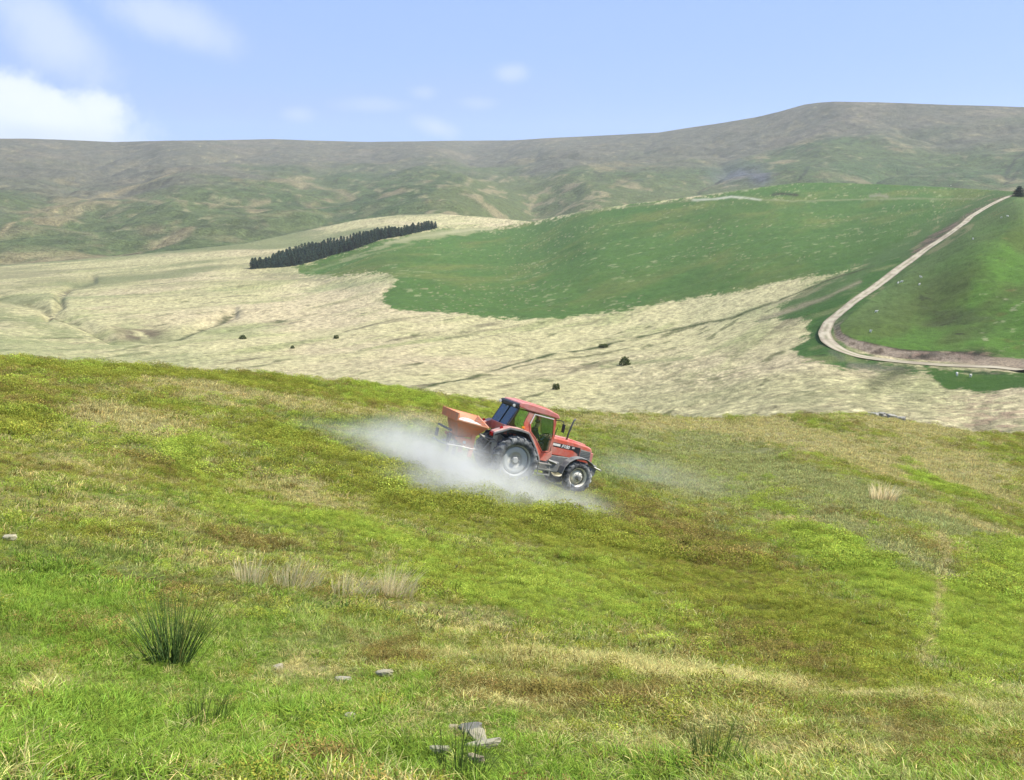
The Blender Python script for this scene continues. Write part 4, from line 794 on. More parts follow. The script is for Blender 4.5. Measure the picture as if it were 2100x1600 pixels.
me = skin_body('person', bv, be, br, M_navy, 2); me.materials.append(M_skin); me.materials.append(M_trous)
for p_ in me.polygons:
    c_ = p_.center; p_.material_index = 1 if (c_.z > 2.06 or c_.x > .745 and c_.z > 1.76) else (2 if (c_.z < 1.6 and c_.x > .40 or c_.z < 1.5) else 0)
person = coll(bpy.data.objects.new('person', me)); person.matrix_world = MW @ Matrix.Translation((.42, -.12, -.11)); tag(person, 'person in dark jacket driving inside the red tractor cab', 'person')
b = B(); bmesh.ops.create_icosphere(b, subdivisions=2, radius=.10, matrix=Matrix.Translation((.455, 0, 2.285)) @ Matrix.Diagonal((1.05, .86, .72, 1)))
part('hair', b, M_hair, person, True)
b = B(); bmesh.ops.create_icosphere(b, subdivisions=1, radius=.016, matrix=Matrix.Translation((.562, 0, 2.205))); part('nose', b, M_skin, person, True)
for s in (-1, 1):
    b = B(); bmesh.ops.create_icosphere(b, subdivisions=1, radius=.022, matrix=Matrix.Translation((.47, s * .083, 2.21)) @ Matrix.Diagonal((.8, .4, 1.2, 1))); part('ear', b, M_skin, person, True)
    b = B(); bmesh.ops.create_icosphere(b, subdivisions=1, radius=.009, matrix=Matrix.Translation((.548, s * .032, 2.225))); part('eye', b, M_black, person)
b = B(); box(b, .552, .558, -.022, .022, 2.165, 2.17); part('mouth', b, M_tail, person)

# ------------------------------------------------------------------ dust plume
dust_c = []   # centre in tractor frame, sizes, density
for u, v, zc, sx, sy, sz, dn in ((700, 886, .22, 1.3, 1.0, .30, .08), (775, 905, .40, .9, 1.2, .50, .22), (850, 922, .62, .9, 1.3, .70, .46), (920, 945, .52, .9, 1.3, .62, .52), (950, 985, .35, 1.0, 1.3, .50, .48), (1030, 995, .35, .9, .8, .55, .42),
                                 (1100, 1022, .28, 1.1, 1.2, .46, .28), (1195, 1045, .22, 1.0, .9, .40, .17), (1010, 1020, .25, 1.1, .9, .36, .24), (1150, 955, .5, 1.3, 1.0, .5, .05), (1290, 960, .4, 1.8, 1.4, .60, .06), (1420, 985, .4, 3.2, 1.8, .7, .026), (870, 990, .25, 1.1, .8, .35, .18)):
    d_ = pray(u, v); n_ = TR[:, 2]; t_ = (zc + TO @ n_) / (d_ @ n_); q = TR.T @ (d_ * t_ - TO)
    if q[1] > -1.0 and u > 1000: q[1] = q[1] - .25
    dust_c.append((q, sx, sy, sz, dn))
lo_ = np.min([q - np.array([2.6 * a, 2.4 * b_, 2.6 * c_]) for q, a, b_, c_, _ in dust_c], 0); hi_ = np.max([q + np.array([2.6 * a, 2.4 * b_, 2.6 * c_]) for q, a, b_, c_, _ in dust_c], 0)
b = B(); box(b, lo_[0], hi_[0], lo_[1], hi_[1], lo_[2], hi_[2])
M_dust, t = new_mat('lime_dust'); o = N(t, 'ShaderNodeOutputMaterial'); pv = N(t, 'ShaderNodeVolumePrincipled'); tcn = N(t, 'ShaderNodeTexCoord')
wnz = N(t, 'ShaderNodeTexNoise'); t.links.new(tcn.outputs['Object'], wnz.inputs['Vector']); wnz.inputs['Scale'].default_value = .6; wnz.inputs['Detail'].default_value = 4
wv_ = N(t, 'ShaderNodeVectorMath', operation='MULTIPLY_ADD'); t.links.new(wnz.outputs['Color'], wv_.inputs[0]); wv_.inputs[1].default_value = (1.1, 1.0, .6); 
sub_ = N(t, 'ShaderNodeVectorMath', operation='SUBTRACT'); t.links.new(tcn.outputs['Object'], sub_.inputs[0]); sub_.inputs[1].default_value = (.55, .5, .3); t.links.new(sub_.outputs[0], wv_.inputs[2])
tot = None
for q, sx, sy, sz, dn in dust_c:
    s1 = N(t, 'ShaderNodeVectorMath', operation='SUBTRACT'); t.links.new(wv_.outputs[0], s1.inputs[0]); s1.inputs[1].default_value = tuple(q)
    s2 = N(t, 'ShaderNodeVectorMath', operation='MULTIPLY'); t.links.new(s1.outputs[0], s2.inputs[0]); s2.inputs[1].default_value = (1 / sx, 1 / sy, 1 / sz)
    s3 = N(t, 'ShaderNodeVectorMath', operation='DOT_PRODUCT'); t.links.new(s2.outputs[0], s3.inputs[0]); t.links.new(s2.outputs[0], s3.inputs[1])
    g = mth(t, 'MULTIPLY', mth(t, 'EXPONENT', mth(t, 'MULTIPLY', s3.outputs['Value'], -1.0)), dn); tot = g if tot is None else mth(t, 'ADD', tot, g)
nf = noise(t, tcn.outputs['Object'], 1.3, 6, .68); tot = mth(t, 'MULTIPLY', mth(t, 'SUBTRACT', tot, .006, clamp=False), mth(t, 'MULTIPLY_ADD', smooth(t, nf, .32, .66), .95, .2)); tot = mth(t, 'MAXIMUM', tot, 0.0)
DUST = 2.2
t.links.new(mth(t, 'MULTIPLY', tot, DUST), pv.inputs['Density']); pv.inputs['Color'].default_value = (.965, .97, .935, 1); pv.inputs['Anisotropy'].default_value = .0; t.links.new(pv.outputs[0], o.inputs['Volume'])
M_dust.cycles.volume_step_rate = .6
du = part('dust_cloud', b, M_dust, None); du.matrix_world = MW; tag(du, 'pale dust cloud drifting behind and below the tractor', None, kind='stuff')

# ------------------------------------------------------------------ track
from mathutils.bvhtree import BVHTree
vg = bpy.data.objects['valley_ground'].data
co = np.empty(len(vg.vertices) * 3, np.float32); vg.vertices.foreach_get('co', co); co = co.reshape(-1, 3)
rp = np.array([PB(u, v) for u, v in ROAD]); s_ = np.r_[0, np.cumsum(np.linalg.norm(np.diff(rp, axis=0), axis=1))]; ss = np.arange(0, s_[-1], 2.0); 
def smooth_path(p, k=5):
    for _ in range(3): q = p.copy(); q[1:-1] = (p[:-2] + 2 * p[1:-1] + p[2:]) / 4; p = q
    return p
cl_ = smooth_path(np.stack([np.interp(ss, s_, rp[:, i]) for i in range(3)], -1)); tg = np.gradient(cl_[:, :2], axis=0); tg /= np.linalg.norm(tg, axis=1, keepdims=True); nn = np.stack([-tg[:, 1], tg[:, 0]], -1)
sel = (co[:, 0] > 50) & (co[:, 0] < 700); nfc = len(vg.polygons); fv = np.empty(nfc * 4, np.int32); vg.polygons.foreach_get('vertices', fv); fv = fv.reshape(-1, 4)
keep = sel[fv].all(1) & (co[fv[:, 0], 1] < 900); bvh = BVHTree.FromPolygons([Vector(x) for x in co.tolist()], fv[keep].tolist())
def down(x, y, dflt):
    h = bvh.ray_cast(Vector((x, y, 200)), Vector((0, 0, -1))); return h[0].z if h[0] is not None else dflt
offs = np.linspace(-1.75, 1.75, 13); RV = []
for i in range(len(cl_)):
    wdt = 1.0 + .25 * math.exp(-((i * 2 - 190) / 40) ** 2)
    zs = [down(cl_[i, 0] + nn[i, 0] * o_ * wdt, cl_[i, 1] + nn[i, 1] * o_ * wdt, cl_[i, 2]) for o_ in offs]; zm = max(zs) * .6 + np.mean(zs) * .4
    for o_, z in zip(offs, zs): RV.append((cl_[i, 0] + nn[i, 0] * o_ * wdt, cl_[i, 1] + nn[i, 1] * o_ * wdt, max(z + .10, zm * .7 + z * .3 + .10)))
RV = np.array(RV); oo = np.tile(offs, len(cl_)); ctr = np.exp(-(oo / .45) ** 2) * sst(nz(RV[:, 0], RV[:, 1], 6, 401, 2), -.5, .3)
rc_ = lerp(np.broadcast_to(srgb(220, 208, 180, .54), RV.shape).copy(), srgb(150, 148, 104, .48), ctr * .75); rc_ = lerp(rc_, srgb(170, 158, 128, .46), sst(np.abs(oo) + .4 * nz(RV[:, 0], RV[:, 1], 2, 405, 2), 1.15, 1.5) * .8); rc_ = lerp(rc_, srgb(176, 160, 138, .48), sst(nz(RV[:, 0], RV[:, 1], 3, 403, 3), .1, .6) * .6)
structure('track', mesh_np('track', RV, gridfaces(len(cl_), len(offs)), terrain_mat('stone_track', 6, 1.5, .4, .05, .2), rc_), 'pale stone farm track climbing beside the green knoll')

# ------------------------------------------------------------------ trees
def shade_attr(me, vals):
    a = me.color_attributes.new('shade', 'FLOAT_COLOR', 'POINT'); c4 = np.ones((len(me.vertices), 4), np.float32); c4[:, :3] = vals; a.data.foreach_set('color', c4.ravel())
def fixed_leaf(name, colr, trans=.25):
    m, t = new_mat(name); o = N(t, 'ShaderNodeOutputMaterial'); s = N(t, 'ShaderNodeAttribute', attribute_name='shade'); cc = mixc(t, 1.0, s.outputs['Color'], colr, 'MULTIPLY')
    d = N(t, 'ShaderNodeBsdfDiffuse'); tr = N(t, 'ShaderNodeBsdfTranslucent'); mx = N(t, 'ShaderNodeMixShader'); mx.inputs[0].default_value = trans
    t.links.new(cc, d.inputs[0]); t.links.new(cc, tr.inputs[0]); t.links.new(d.outputs[0], mx.inputs[1]); t.links.new(tr.outputs[0], mx.inputs[2]); t.links.new(mx.outputs[0], o.inputs[0]); return m
M_con = fixed_leaf('spruce_needles', (.040, .066, .050), .15); M_bark = mat('bark', (.09, .07, .05), .9, 0, .3, 4); M_bush = fixed_leaf('gorse_leaves', (.062, .085, .026), .25)
def conifer_mesh(seed, H, Rr):
    r = random.Random(seed); V = []; Fc = []; sh = []
    z = H * .06; tier = 0
    while z < H * .93:
        f = (z / H); rad = Rr * (1 - f) ** .5 * r.uniform(.85, 1.12) + .12; n = 9 if f < .6 else 6
        for k in range(n):
            t = 2 * math.pi * (k + r.random() * .7) / n; L = rad * r.uniform(.65, 1.12); w = .16 * rad + .16; dz = -.22 * L + r.uniform(-.1, .15); c_, s_ = math.cos(t), math.sin(t)
            i = len(V); V += [(0 + .1 * c_, .1 * s_, z + .35), (c_ * L * .6 - s_ * w, s_ * L * .6 + c_ * w, z + dz * .4), (c_ * L, s_ * L, z + dz), (c_ * L * .6 + s_ * w, s_ * L * .6 - c_ * w, z + dz * .4), (c_ * L * .55, s_ * L * .55, z + dz * .3 - .45)]
            Fc += [(i, i + 1, i + 2), (i, i + 2, i + 3), (i + 1, i + 4, i + 2), (i + 4, i + 3, i + 2)]; q = r.uniform(.6, 1.5); sh += [(q, q * r.uniform(.95, 1.08), q)] * 5
        z += H * .048 * r.uniform(.8, 1.2)
    i = len(V); V += [(.12, 0, H * .9), (-.06, .1, H * .9), (-.06, -.1, H * .9), (0, 0, H)]; Fc += [(i, i + 1, i + 3), (i + 1, i + 2, i + 3), (i + 2, i, i + 3)]; sh += [(1, 1, 1)] * 4
    me = bpy.data.meshes.new('crown'); me.from_pydata(V, [], Fc); me.materials.append(M_con); shade_attr(me, sh); me.update(); return me
def trunk_mesh(H, r0):
    b = B(); tube(b, [(0, 0, -.6), (0, 0, H * .5), (0, 0, H * .92)], r0, 6, r0 * .2); me = bpy.data.meshes.new('trunk'); b.to_mesh(me); b.free(); me.materials.append(M_bark); return me
cms = [(conifer_mesh(s, 10, 2.7 + .4 * (s % 3)), trunk_mesh(10, .2)) for s in range(6)]
def conifer(p, h, variant, label, group=None, wide=1.0):
    wide *= random.uniform(.9, 1.35)
    t_ = thing('spruce_tree', label, 'tree', p, group); t_.rotation_euler = (0, 0, random.uniform(0, 6.28)); t_.scale = (h / 10 * wide, h / 10 * wide, h / 10)
    for nm, me in zip(('crown', 'trunk'), cms[variant]): o_ = coll(bpy.data.objects.new(nm, me)); o_.parent = t_
    return t_
BASE = [(519, 552), (560, 549), (600, 545), (640, 537), (700, 520), (740, 508), (780, 492), (830, 483), (860, 475), (895, 467)]
gap = [(519, 0), (560, 8), (600, 17), (640, 20), (700, 16), (740, 12), (780, 7), (860, 2), (895, 0)]
n_t = 0
for row in range(4):
    u = 519 + row * 2.7
    while u <= 895:
        off = pl(gap, u) * row / 3.0
        if not (row > 0 and pl(gap, u) < row * 2.5):
            lab = 'dark spruce in the shelter belt on the moor'; grp = 'spruces of the shelter belt'
            if row == 0 and u < 520: lab = 'lowest left-end spruce of the dark shelter belt'
            if row == 0 and u > 889: lab = 'last spruce at the upper right end of the shelter belt'
            hh = (9.6 if u < 560 else 11.0) * random.uniform(.78, 1.10)
            if u > 889: u = 893; hh = 8.2
            conifer(PB(u, pl(BASE, u) - off + random.uniform(-.6, .6)), hh, random.randrange(6), lab, grp if lab.startswith('dark') else None, 1.15 if row == 0 else 1.0); n_t += 1
        u += random.uniform(4.6, 6.6) if row == 0 else random.uniform(5.5, 8)
conifer(PB(2088, 404), 7.2, 1, 'lone dark conifer where the pale track reaches the hilltop', None, 1.7)

def bush_mesh(seed, n=700, flat=.8):
    r = random.Random(seed); V = []; Fc = []; sh = []
    for k in range(n):
        th = r.uniform(0, 2 * math.pi); ph = math.acos(r.uniform(-.35, 1)); rr = r.uniform(.62, 1.0) * (1 + .13 * math.sin(3 * th + seed) + .1 * math.sin(5 * ph + seed * 2)); p = Vector((math.sin(ph) * math.cos(th) * rr, math.sin(ph) * math.sin(th) * rr, math.cos(ph) * rr * flat + .28))
        a = Vector((r.gauss(0, 1), r.gauss(0, 1), r.gauss(0, 1))).normalized(); c_ = a.orthogonal().normalized(); d = a.cross(c_); w = r.uniform(.05, .11); i = len(V)
        V += [tuple(p + c_ * w), tuple(p + d * w), tuple(p - c_ * w), tuple(p - d * w)]; Fc.append((i, i + 1, i + 2, i + 3)); q = r.uniform(.55, 1.5); sh += [(q, q, q * .9)] * 4
    me = bpy.data.meshes.new('foliage'); me.from_pydata(V, [], Fc); me.materials.append(M_bush); shade_attr(me, sh); me.update(); return me
bms = [bush_mesh(s) for s in (3, 5)]
def twigs():
    b = B()
    for k in range(7): t = k * .9; tube(b, [(0, 0, -.3), (.25 * math.cos(t), .25 * math.sin(t), .25), (.6 * math.cos(t), .6 * math.sin(t), .6)], .05, 5, .015)
    me = bpy.data.meshes.new('branches'); b.to_mesh(me); b.free(); me.materials.append(M_bark); return me
tw = twigs()
for u, v, wm, hm, k, lab in ((1281, 749, 1.9, 2.6, 0, 'round dark bush standing alone on straw moor, largest one'), (1141, 800, 1.1, 1.5, 1, 'small round green bush just above the tractor roof'), (1238, 711, 2.0, 1.3, 1, 'low dark bush growing in the ditch line across the moor'),
                            (498, 697, 1.6, 1.6, 0, 'small dark bush alone on the left part of the moor'), (690, 696, 1.2, 1.5, 1, 'tiny dark bush on the straw moor below the shelter belt'), (600, 715, .9, 1.1, 0, 'tiny dark bush near the hillside edge, lowest on the moor')):
    t_ = thing('bush', lab, 'bush', PB(u, v)); t_.scale = (wm, wm, hm)
    for nm, me in (('foliage', bms[k]), ('branches', tw)): o_ = coll(bpy.data.objects.new(nm, me)); o_.parent = t_

# ------------------------------------------------------------------ sheep
M_wool = mat('cream_wool', (.74, .71, .62), .95, 0, .1, 8, bump=.5)
sv = [(0, 0, .58), (.28, 0, .60), (-.30, 0, .60), (.46, 0, .72), (.58, 0, .84), (.72, 0, .78), (-.46, 0, .56)]; se = [(0, 1), (0, 2), (1, 3), (3, 4), (4, 5), (2, 6)]; sr = [.25, .23, .25, .13, .09, .055, .06]
for x, s in ((.26, -1), (.26, 1)): sv.append((x, s * .12, .38)); sr.append(.07); se.append((1, len(sv) - 1)); sv.append((x - .01, s * .12, .2)); sr.append(.035); se.append((len(sv) - 2, len(sv) - 1)); sv.append((x + .02, s * .12, .02)); sr.append(.035); se.append((len(sv) - 2, len(sv) - 1))
for x, s in ((-.32, -1), (-.32, 1)): sv.append((x + .03, s * .12, .40)); sr.append(.09); se.append((2, len(sv) - 1)); sv.append((x - .07, s * .12, .24)); sr.append(.035); se.append((len(sv) - 2, len(sv) - 1)); sv.append((x - .03, s * .12, .02)); sr.append(.035); se.append((len(sv) - 2, len(sv) - 1))
shm = skin_body('sheep', sv, se, sr, M_wool, 1)
for u, v, lab in ((1841, 588, 'left sheep of the pair standing beside the track on the green slope'), (1848, 585, 'right sheep of the pair standing beside the track on the green slope'), (1885, 587, 'single sheep to the right of the pair on the knoll'), (1888, 575, 'white sheep highest of those near the shaded knoll face'),
                  (1797, 637, 'white sheep on the slope just right of the bend in the track'), (1785, 683, 'white sheep low on the knoll near the cut bank'), (2053, 450, 'left one of two sheep high on the slope below the hilltop conifer'), (2066, 449, 'right one of two sheep high on the slope below the hilltop conifer'),
                  (1962, 774, 'left sheep on the green patch under the track'), (1990, 777, 'right sheep on the green patch under the track'), (1950, 382, 'sheep near the top edge of the green pasture left of the conifer'), (1995, 496, 'sheep beside the upper track below its kink')):
    o_ = coll(bpy.data.objects.new('sheep', shm)); o_.location = PB(u, v); o_.rotation_euler = (0, 0, random.uniform(0, 6.28)); o_.scale = (.95,) * 3; tag(o_, lab, 'sheep', 'sheep on the green slopes')

# ------------------------------------------------------------------ stones
def stone(u, v, sx, sy, sz, lab, name='stone', colr=(.42, .41, .37), rz=0, tilt=0, seed=0, sink=.3, zoneA=True, cat='stone', dz=0):
    r = random.Random(seed + int(u)); b = B(); bmesh.ops.create_cube(b, size=1); bmesh.ops.subdivide_edges(b, edges=b.edges[:], cuts=3, use_grid_fill=True)
    for v_ in b.verts:
        c_ = v_.co; n_ = c_.normalized() * .5; c_.xyz = c_ * .45 + n_ * .55; c_.xyz += Vector((r.uniform(-1, 1), r.uniform(-1, 1), r.uniform(-1, 1))) * .06; c_.x *= .85 * sx * (1 + .7 * c_.y); c_.y *= .85 * sy * (1 - .5 * c_.x / max(sx, .01)); c_.z *= sz * (1 + .8 * c_.x / max(sx, .01))
    o_ = part(name, b, mat('stone_' + str(int(u)), tuple((.66 if colr[0] > .4 else .5) * a * b for a, b in zip(colr, (1, .92, .72))), .9, 0, .35, 14, .5, (.20, .20, .15), bump=.8), None, False); o_.location = PA(u, v) + Vector((0, 0, sz * (.5 - sink) + dz * .45)); o_.rotation_euler = (R_(tilt), R_(tilt * .5), R_(rz)); tag(o_, lab, cat); return o_
stone(966, 1512, .115, .10, .035, 'flat dark slate slab, upper piece of the broken slate in the grass', colr=(.30, .31, .33), rz=5, tilt=-4, dz=.055)
stone(985, 1530, .07, .15, .03, 'pale slate piece slanting below the dark slab', colr=(.46, .45, .38), rz=28, tilt=8, dz=.05)
stone(992, 1540, .16, .04, .03, 'long narrow pale slate lying lowest right in the broken slate', colr=(.48, .48, .42), rz=12, dz=.045)
stone(930, 1508, .05, .03, .03, 'small cream stone left of the dark slate slab', colr=(.52, .48, .34), rz=-20, dz=.045)
stone(975, 1562, .08, .03, .03, 'small pale stone with a dark hollow, nearest the bottom edge', colr=(.45, .40, .32), rz=-30, dz=.045)
stone(902, 1549, .10, .03, .03, 'pale slate edge half hidden in grass left of the broken slate', colr=(.42, .44, .36), rz=-4, dz=.045)
stone(788, 1388, .12, .05, .04, 'flat pale stone in the grass right of the rush clump', colr=(.50, .49, .42), rz=2, dz=.04)
stone(703, 1388, .12, .05, .035, 'whitish stone edge left of the flat pale stone', colr=(.50, .50, .46), rz=-5, dz=.035)
stone(570, 1362, .07, .05, .04, 'small pale stone in straw right of the rush clump', colr=(.52, .50, .42), rz=20, dz=.035)
stone(20, 1118, .16, .10, .06, 'whitish stone at the left edge of the hillside', colr=(.58, .57, .48), dz=.06)
stone(1501, 1369, .06, .05, .05, 'tiny white stone on the middle of the slope', colr=(.75, .75, .70), dz=.06)
stone(718, 1480, .06, .04, .035, 'small grey stone low in the green grass', colr=(.45, .45, .42), dz=.035)
oc = thing('rock_outcrop', 'grey rock outcrop on the crest of the hillside at right', 'rock', PA(1815, 860))
for dx, dy, sx, sy, sz in ((-1.4, 0, 1.2, .8, .55), (-.3, .3, 1.0, .8, .7), (.7, .1, 1.1, .9, .6), (1.6, -.3, .9, .7, .45), (-2.2, -.6, .7, .5, .3)):
    r = random.Random(int(dx * 10)); b = B(); bmesh.ops.create_cube(b, size=1); bmesh.ops.subdivide_edges(b, edges=b.edges[:], cuts=3, use_grid_fill=True)
    for v_ in b.verts: c_ = v_.co; n_ = c_.normalized() * .5; c_.xyz = c_ * .5 + n_ * .5; c_.xyz += Vector((r.uniform(-1, 1), r.uniform(-1, 1), r.uniform(-1, 1))) * .06; c_.x *= sx * 1.1; c_.y *= sy; c_.z *= sz
    o_ = part('rock', b, M_rock if 'M_rock' in globals() else globals().setdefault('M_rock', mat('outcrop_rock', (.27, .26, .22), .9, 0, .35, 3, .5, (.36, .34, .28), bump=.9)), oc); o_.location = (dx, dy, .22 - .23 * dx * .5); o_.rotation_euler = (0, .15, r.uniform(0, 3))

# ------------------------------------------------------------------ vegetation templates
def blades(n, L0, L1, w, spread, curve, seed, lean=(0, 0), segs=3, tipw=.1, rad=.05, stiff=0):
    r = random.Random(seed); V = []; Fc = []; sh = []
    for k in range(n):
        t = r.uniform(0, 2 * math.pi); q = rad * math.sqrt(r.random()); bx, by = q * math.cos(t), q * math.sin(t); L = r.uniform(L0, L1); out = r.uniform(.1, 1) * spread; dx, dy = math.cos(t + r.gauss(0, .5)) * out + lean[0], math.sin(t + r.gauss(0, .5)) * out + lean[1]
        px, py, pz = bx, by, -.02; vx, vy, vz = dx * .5, dy * .5, 1.0; a = r.uniform(0, math.pi); wx, wy = math.cos(a) * w / 2, math.sin(a) * w / 2; i = len(V); s0 = r.uniform(.6, 1.35); hue = r.uniform(.9, 1.12)
        for j in range(segs + 1):
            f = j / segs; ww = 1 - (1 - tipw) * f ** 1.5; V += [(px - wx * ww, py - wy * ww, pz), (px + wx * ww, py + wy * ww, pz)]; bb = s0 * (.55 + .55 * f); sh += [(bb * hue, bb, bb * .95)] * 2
            l = math.sqrt(vx * vx + vy * vy + vz * vz); st = L / segs; px += vx / l * st; py += vy / l * st; pz += vz / l * st; vx += dx * curve; vy += dy * curve; vz -= curve * .55 * (abs(dx) + abs(dy))
        for j in range(segs): q_ = i + 2 * j; Fc.append((q_, q_ + 1, q_ + 3, q_ + 2))
    return V, Fc, sh
def shrub(n, rad, h, leaf, seed):
    r = random.Random(seed); V = []; Fc = []; sh = []
    for k in range(n):
        t = r.uniform(0, 2 * math.pi); q = math.sqrt(r.random()); zt = h * (1 - q * q * .6) * r.uniform(.35, 1.05); p = Vector((rad * q * math.cos(t), rad * q * math.sin(t), zt)); a = Vector((r.gauss(0, .7), r.gauss(0, .7), 1)).normalized(); c_ = a.orthogonal().normalized(); c_.rotate(Matrix.Rotation(r.uniform(0, 6.28), 3, a)); d = a.cross(c_); w = leaf * r.uniform(.7, 1.3); i = len(V)
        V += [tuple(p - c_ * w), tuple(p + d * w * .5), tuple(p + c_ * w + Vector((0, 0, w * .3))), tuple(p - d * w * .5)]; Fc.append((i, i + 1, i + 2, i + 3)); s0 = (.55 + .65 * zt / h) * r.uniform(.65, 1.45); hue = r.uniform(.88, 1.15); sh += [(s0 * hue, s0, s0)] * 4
    return V, Fc, sh
def tmpl(name, d, m):
    me = bpy.data.meshes.new(name); me.from_pydata(d[0], [], d[1]); shade_attr(me, d[2]); me.materials.append(m); me.update(); return bpy.data.objects.new(name, me)
M_tuft = leaf_mat('grass_blades', 'tint')
lean = (-.10, -.12)
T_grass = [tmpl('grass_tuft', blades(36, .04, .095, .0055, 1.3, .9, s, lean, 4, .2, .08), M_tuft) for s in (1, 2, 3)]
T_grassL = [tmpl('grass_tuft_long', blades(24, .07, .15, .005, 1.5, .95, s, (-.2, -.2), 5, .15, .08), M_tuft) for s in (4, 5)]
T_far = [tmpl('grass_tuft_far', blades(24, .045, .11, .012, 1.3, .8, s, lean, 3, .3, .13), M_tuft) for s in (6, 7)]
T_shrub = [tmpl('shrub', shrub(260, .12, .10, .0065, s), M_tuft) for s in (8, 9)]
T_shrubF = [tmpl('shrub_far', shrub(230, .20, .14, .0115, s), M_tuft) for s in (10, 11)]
def scatter(name, objs, P, rot, sc, tint, label):
    me = bpy.data.meshes.new(name); me.vertices.add(len(P)); me.vertices.foreach_set('co', np.asarray(P, np.float32).ravel())
    a = me.attributes.new('rot', 'FLOAT_VECTOR', 'POINT'); a.data.foreach_set('vector', np.asarray(rot, np.float32).ravel()); a = me.attributes.new('sc', 'FLOAT_VECTOR', 'POINT'); a.data.foreach_set('vector', np.asarray(sc, np.float32).ravel())
    a = me.attributes.new('tint', 'FLOAT_COLOR', 'POINT'); c4 = np.ones((len(P), 4), np.float32); c4[:, :3] = tint; a.data.foreach_set('color', c4.ravel())
    a = me.attributes.new('pick', 'INT', 'POINT'); a.data.foreach_set('value', rng.integers(0, len(objs), len(P)).astype(np.int32))
    o_ = coll(bpy.data.objects.new(name, me)); ng = bpy.data.node_groups.new(name + '_nodes', 'GeometryNodeTree'); ng.interface.new_socket('Geometry', in_out='INPUT', socket_type='NodeSocketGeometry'); ng.interface.new_socket('Geometry', in_out='OUTPUT', socket_type='NodeSocketGeometry')
    gi = ng.nodes.new('NodeGroupInput'); go = ng.nodes.new('NodeGroupOutput'); m2p = ng.nodes.new('GeometryNodeMeshToPoints'); ip = ng.nodes.new('GeometryNodeInstanceOnPoints'); jn = ng.nodes.new('GeometryNodeJoinGeometry'); L = ng.links.new
    for ob in objs:
        oi = ng.nodes.new('GeometryNodeObjectInfo'); oi.inputs['Object'].default_value = ob; oi.inputs['As Instance'].default_value = True; L(oi.outputs['Geometry'], jn.inputs[0])
    def na(nm, typ): n_ = ng.nodes.new('GeometryNodeInputNamedAttribute'); n_.data_type = typ; n_.inputs['Name'].default_value = nm; return n_.outputs['Attribute']
    e2r = ng.nodes.new('FunctionNodeEulerToRotation'); L(na('rot', 'FLOAT_VECTOR'), e2r.inputs[0]); L(gi.outputs[0], m2p.inputs[0]); L(m2p.outputs[0], ip.inputs['Points']); L(jn.outputs[0], ip.inputs['Instance']); ip.inputs['Pick Instance'].default_value = True
    L(na('pick', 'INT'), ip.inputs['Instance Index']); L(e2r.outputs[0], ip.inputs['Rotation']); L(na('sc', 'FLOAT_VECTOR'), ip.inputs['Scale']); L(ip.outputs[0], go.inputs[0])
    md = o_.modifiers.new('scatter', 'NODES'); md.node_group = ng; me.materials.append(M_tuft); tag(o_, label, None, kind='stuff'); return o_
def sampleA(n, rlo, rhi, dens_pow=0.0, ulo=-380, uhi=2620):
    n = int(n * 1.38)
    """points roughly even per ground area between two distances, inside the view wedge"""
    out = []; got = 0
    while got < n:
        m = n * 3; u = rng.uniform(ulo, uhi, m); vt_ = pl(CREST_A, cl(u)); v = vt_ + (1700 - vt_) * rng.uniform(0, 1, m) ** 1.6
        r = rA(cl(u), v); eps = 2.0; r2 = rA(cl(u), v + eps); drdv = np.abs(r - r2) / eps; area = r * drdv; pv_ = (v - vt_ + 1) ** (-.375) * (1700 - vt_) ** -.625
        w = area / np.maximum(pv_, 1e-9); ok = (r > rlo) & (r < rhi); w = w * ok
        if w.max() <= 0: break
        w = w / np.quantile(w[ok], .97); kp = rng.uniform(0, 1, m) < w; out.append(np.stack([u[kp], v[kp]], -1)); got += kp.sum()
    q = np.concatenate(out)[:n]; P = surf(rA, q[:, 0], q[:, 1]); P[..., 2] += dispA(P[..., 0], P[..., 1]); return q, P
TI = np.linalg.inv(TR)
def clear_wheels(P):
    q = (P - TO) @ TR; k = np.ones(len(P), bool)
    for x, y, R0 in ((0, -.82, .55), (0, .82, .55), (2.45, -.8, .42), (2.45, .8, .42)): k &= ~((np.abs(q[:, 0] - x) < R0) & (np.abs(q[:, 1] - y) < .3))
    return k
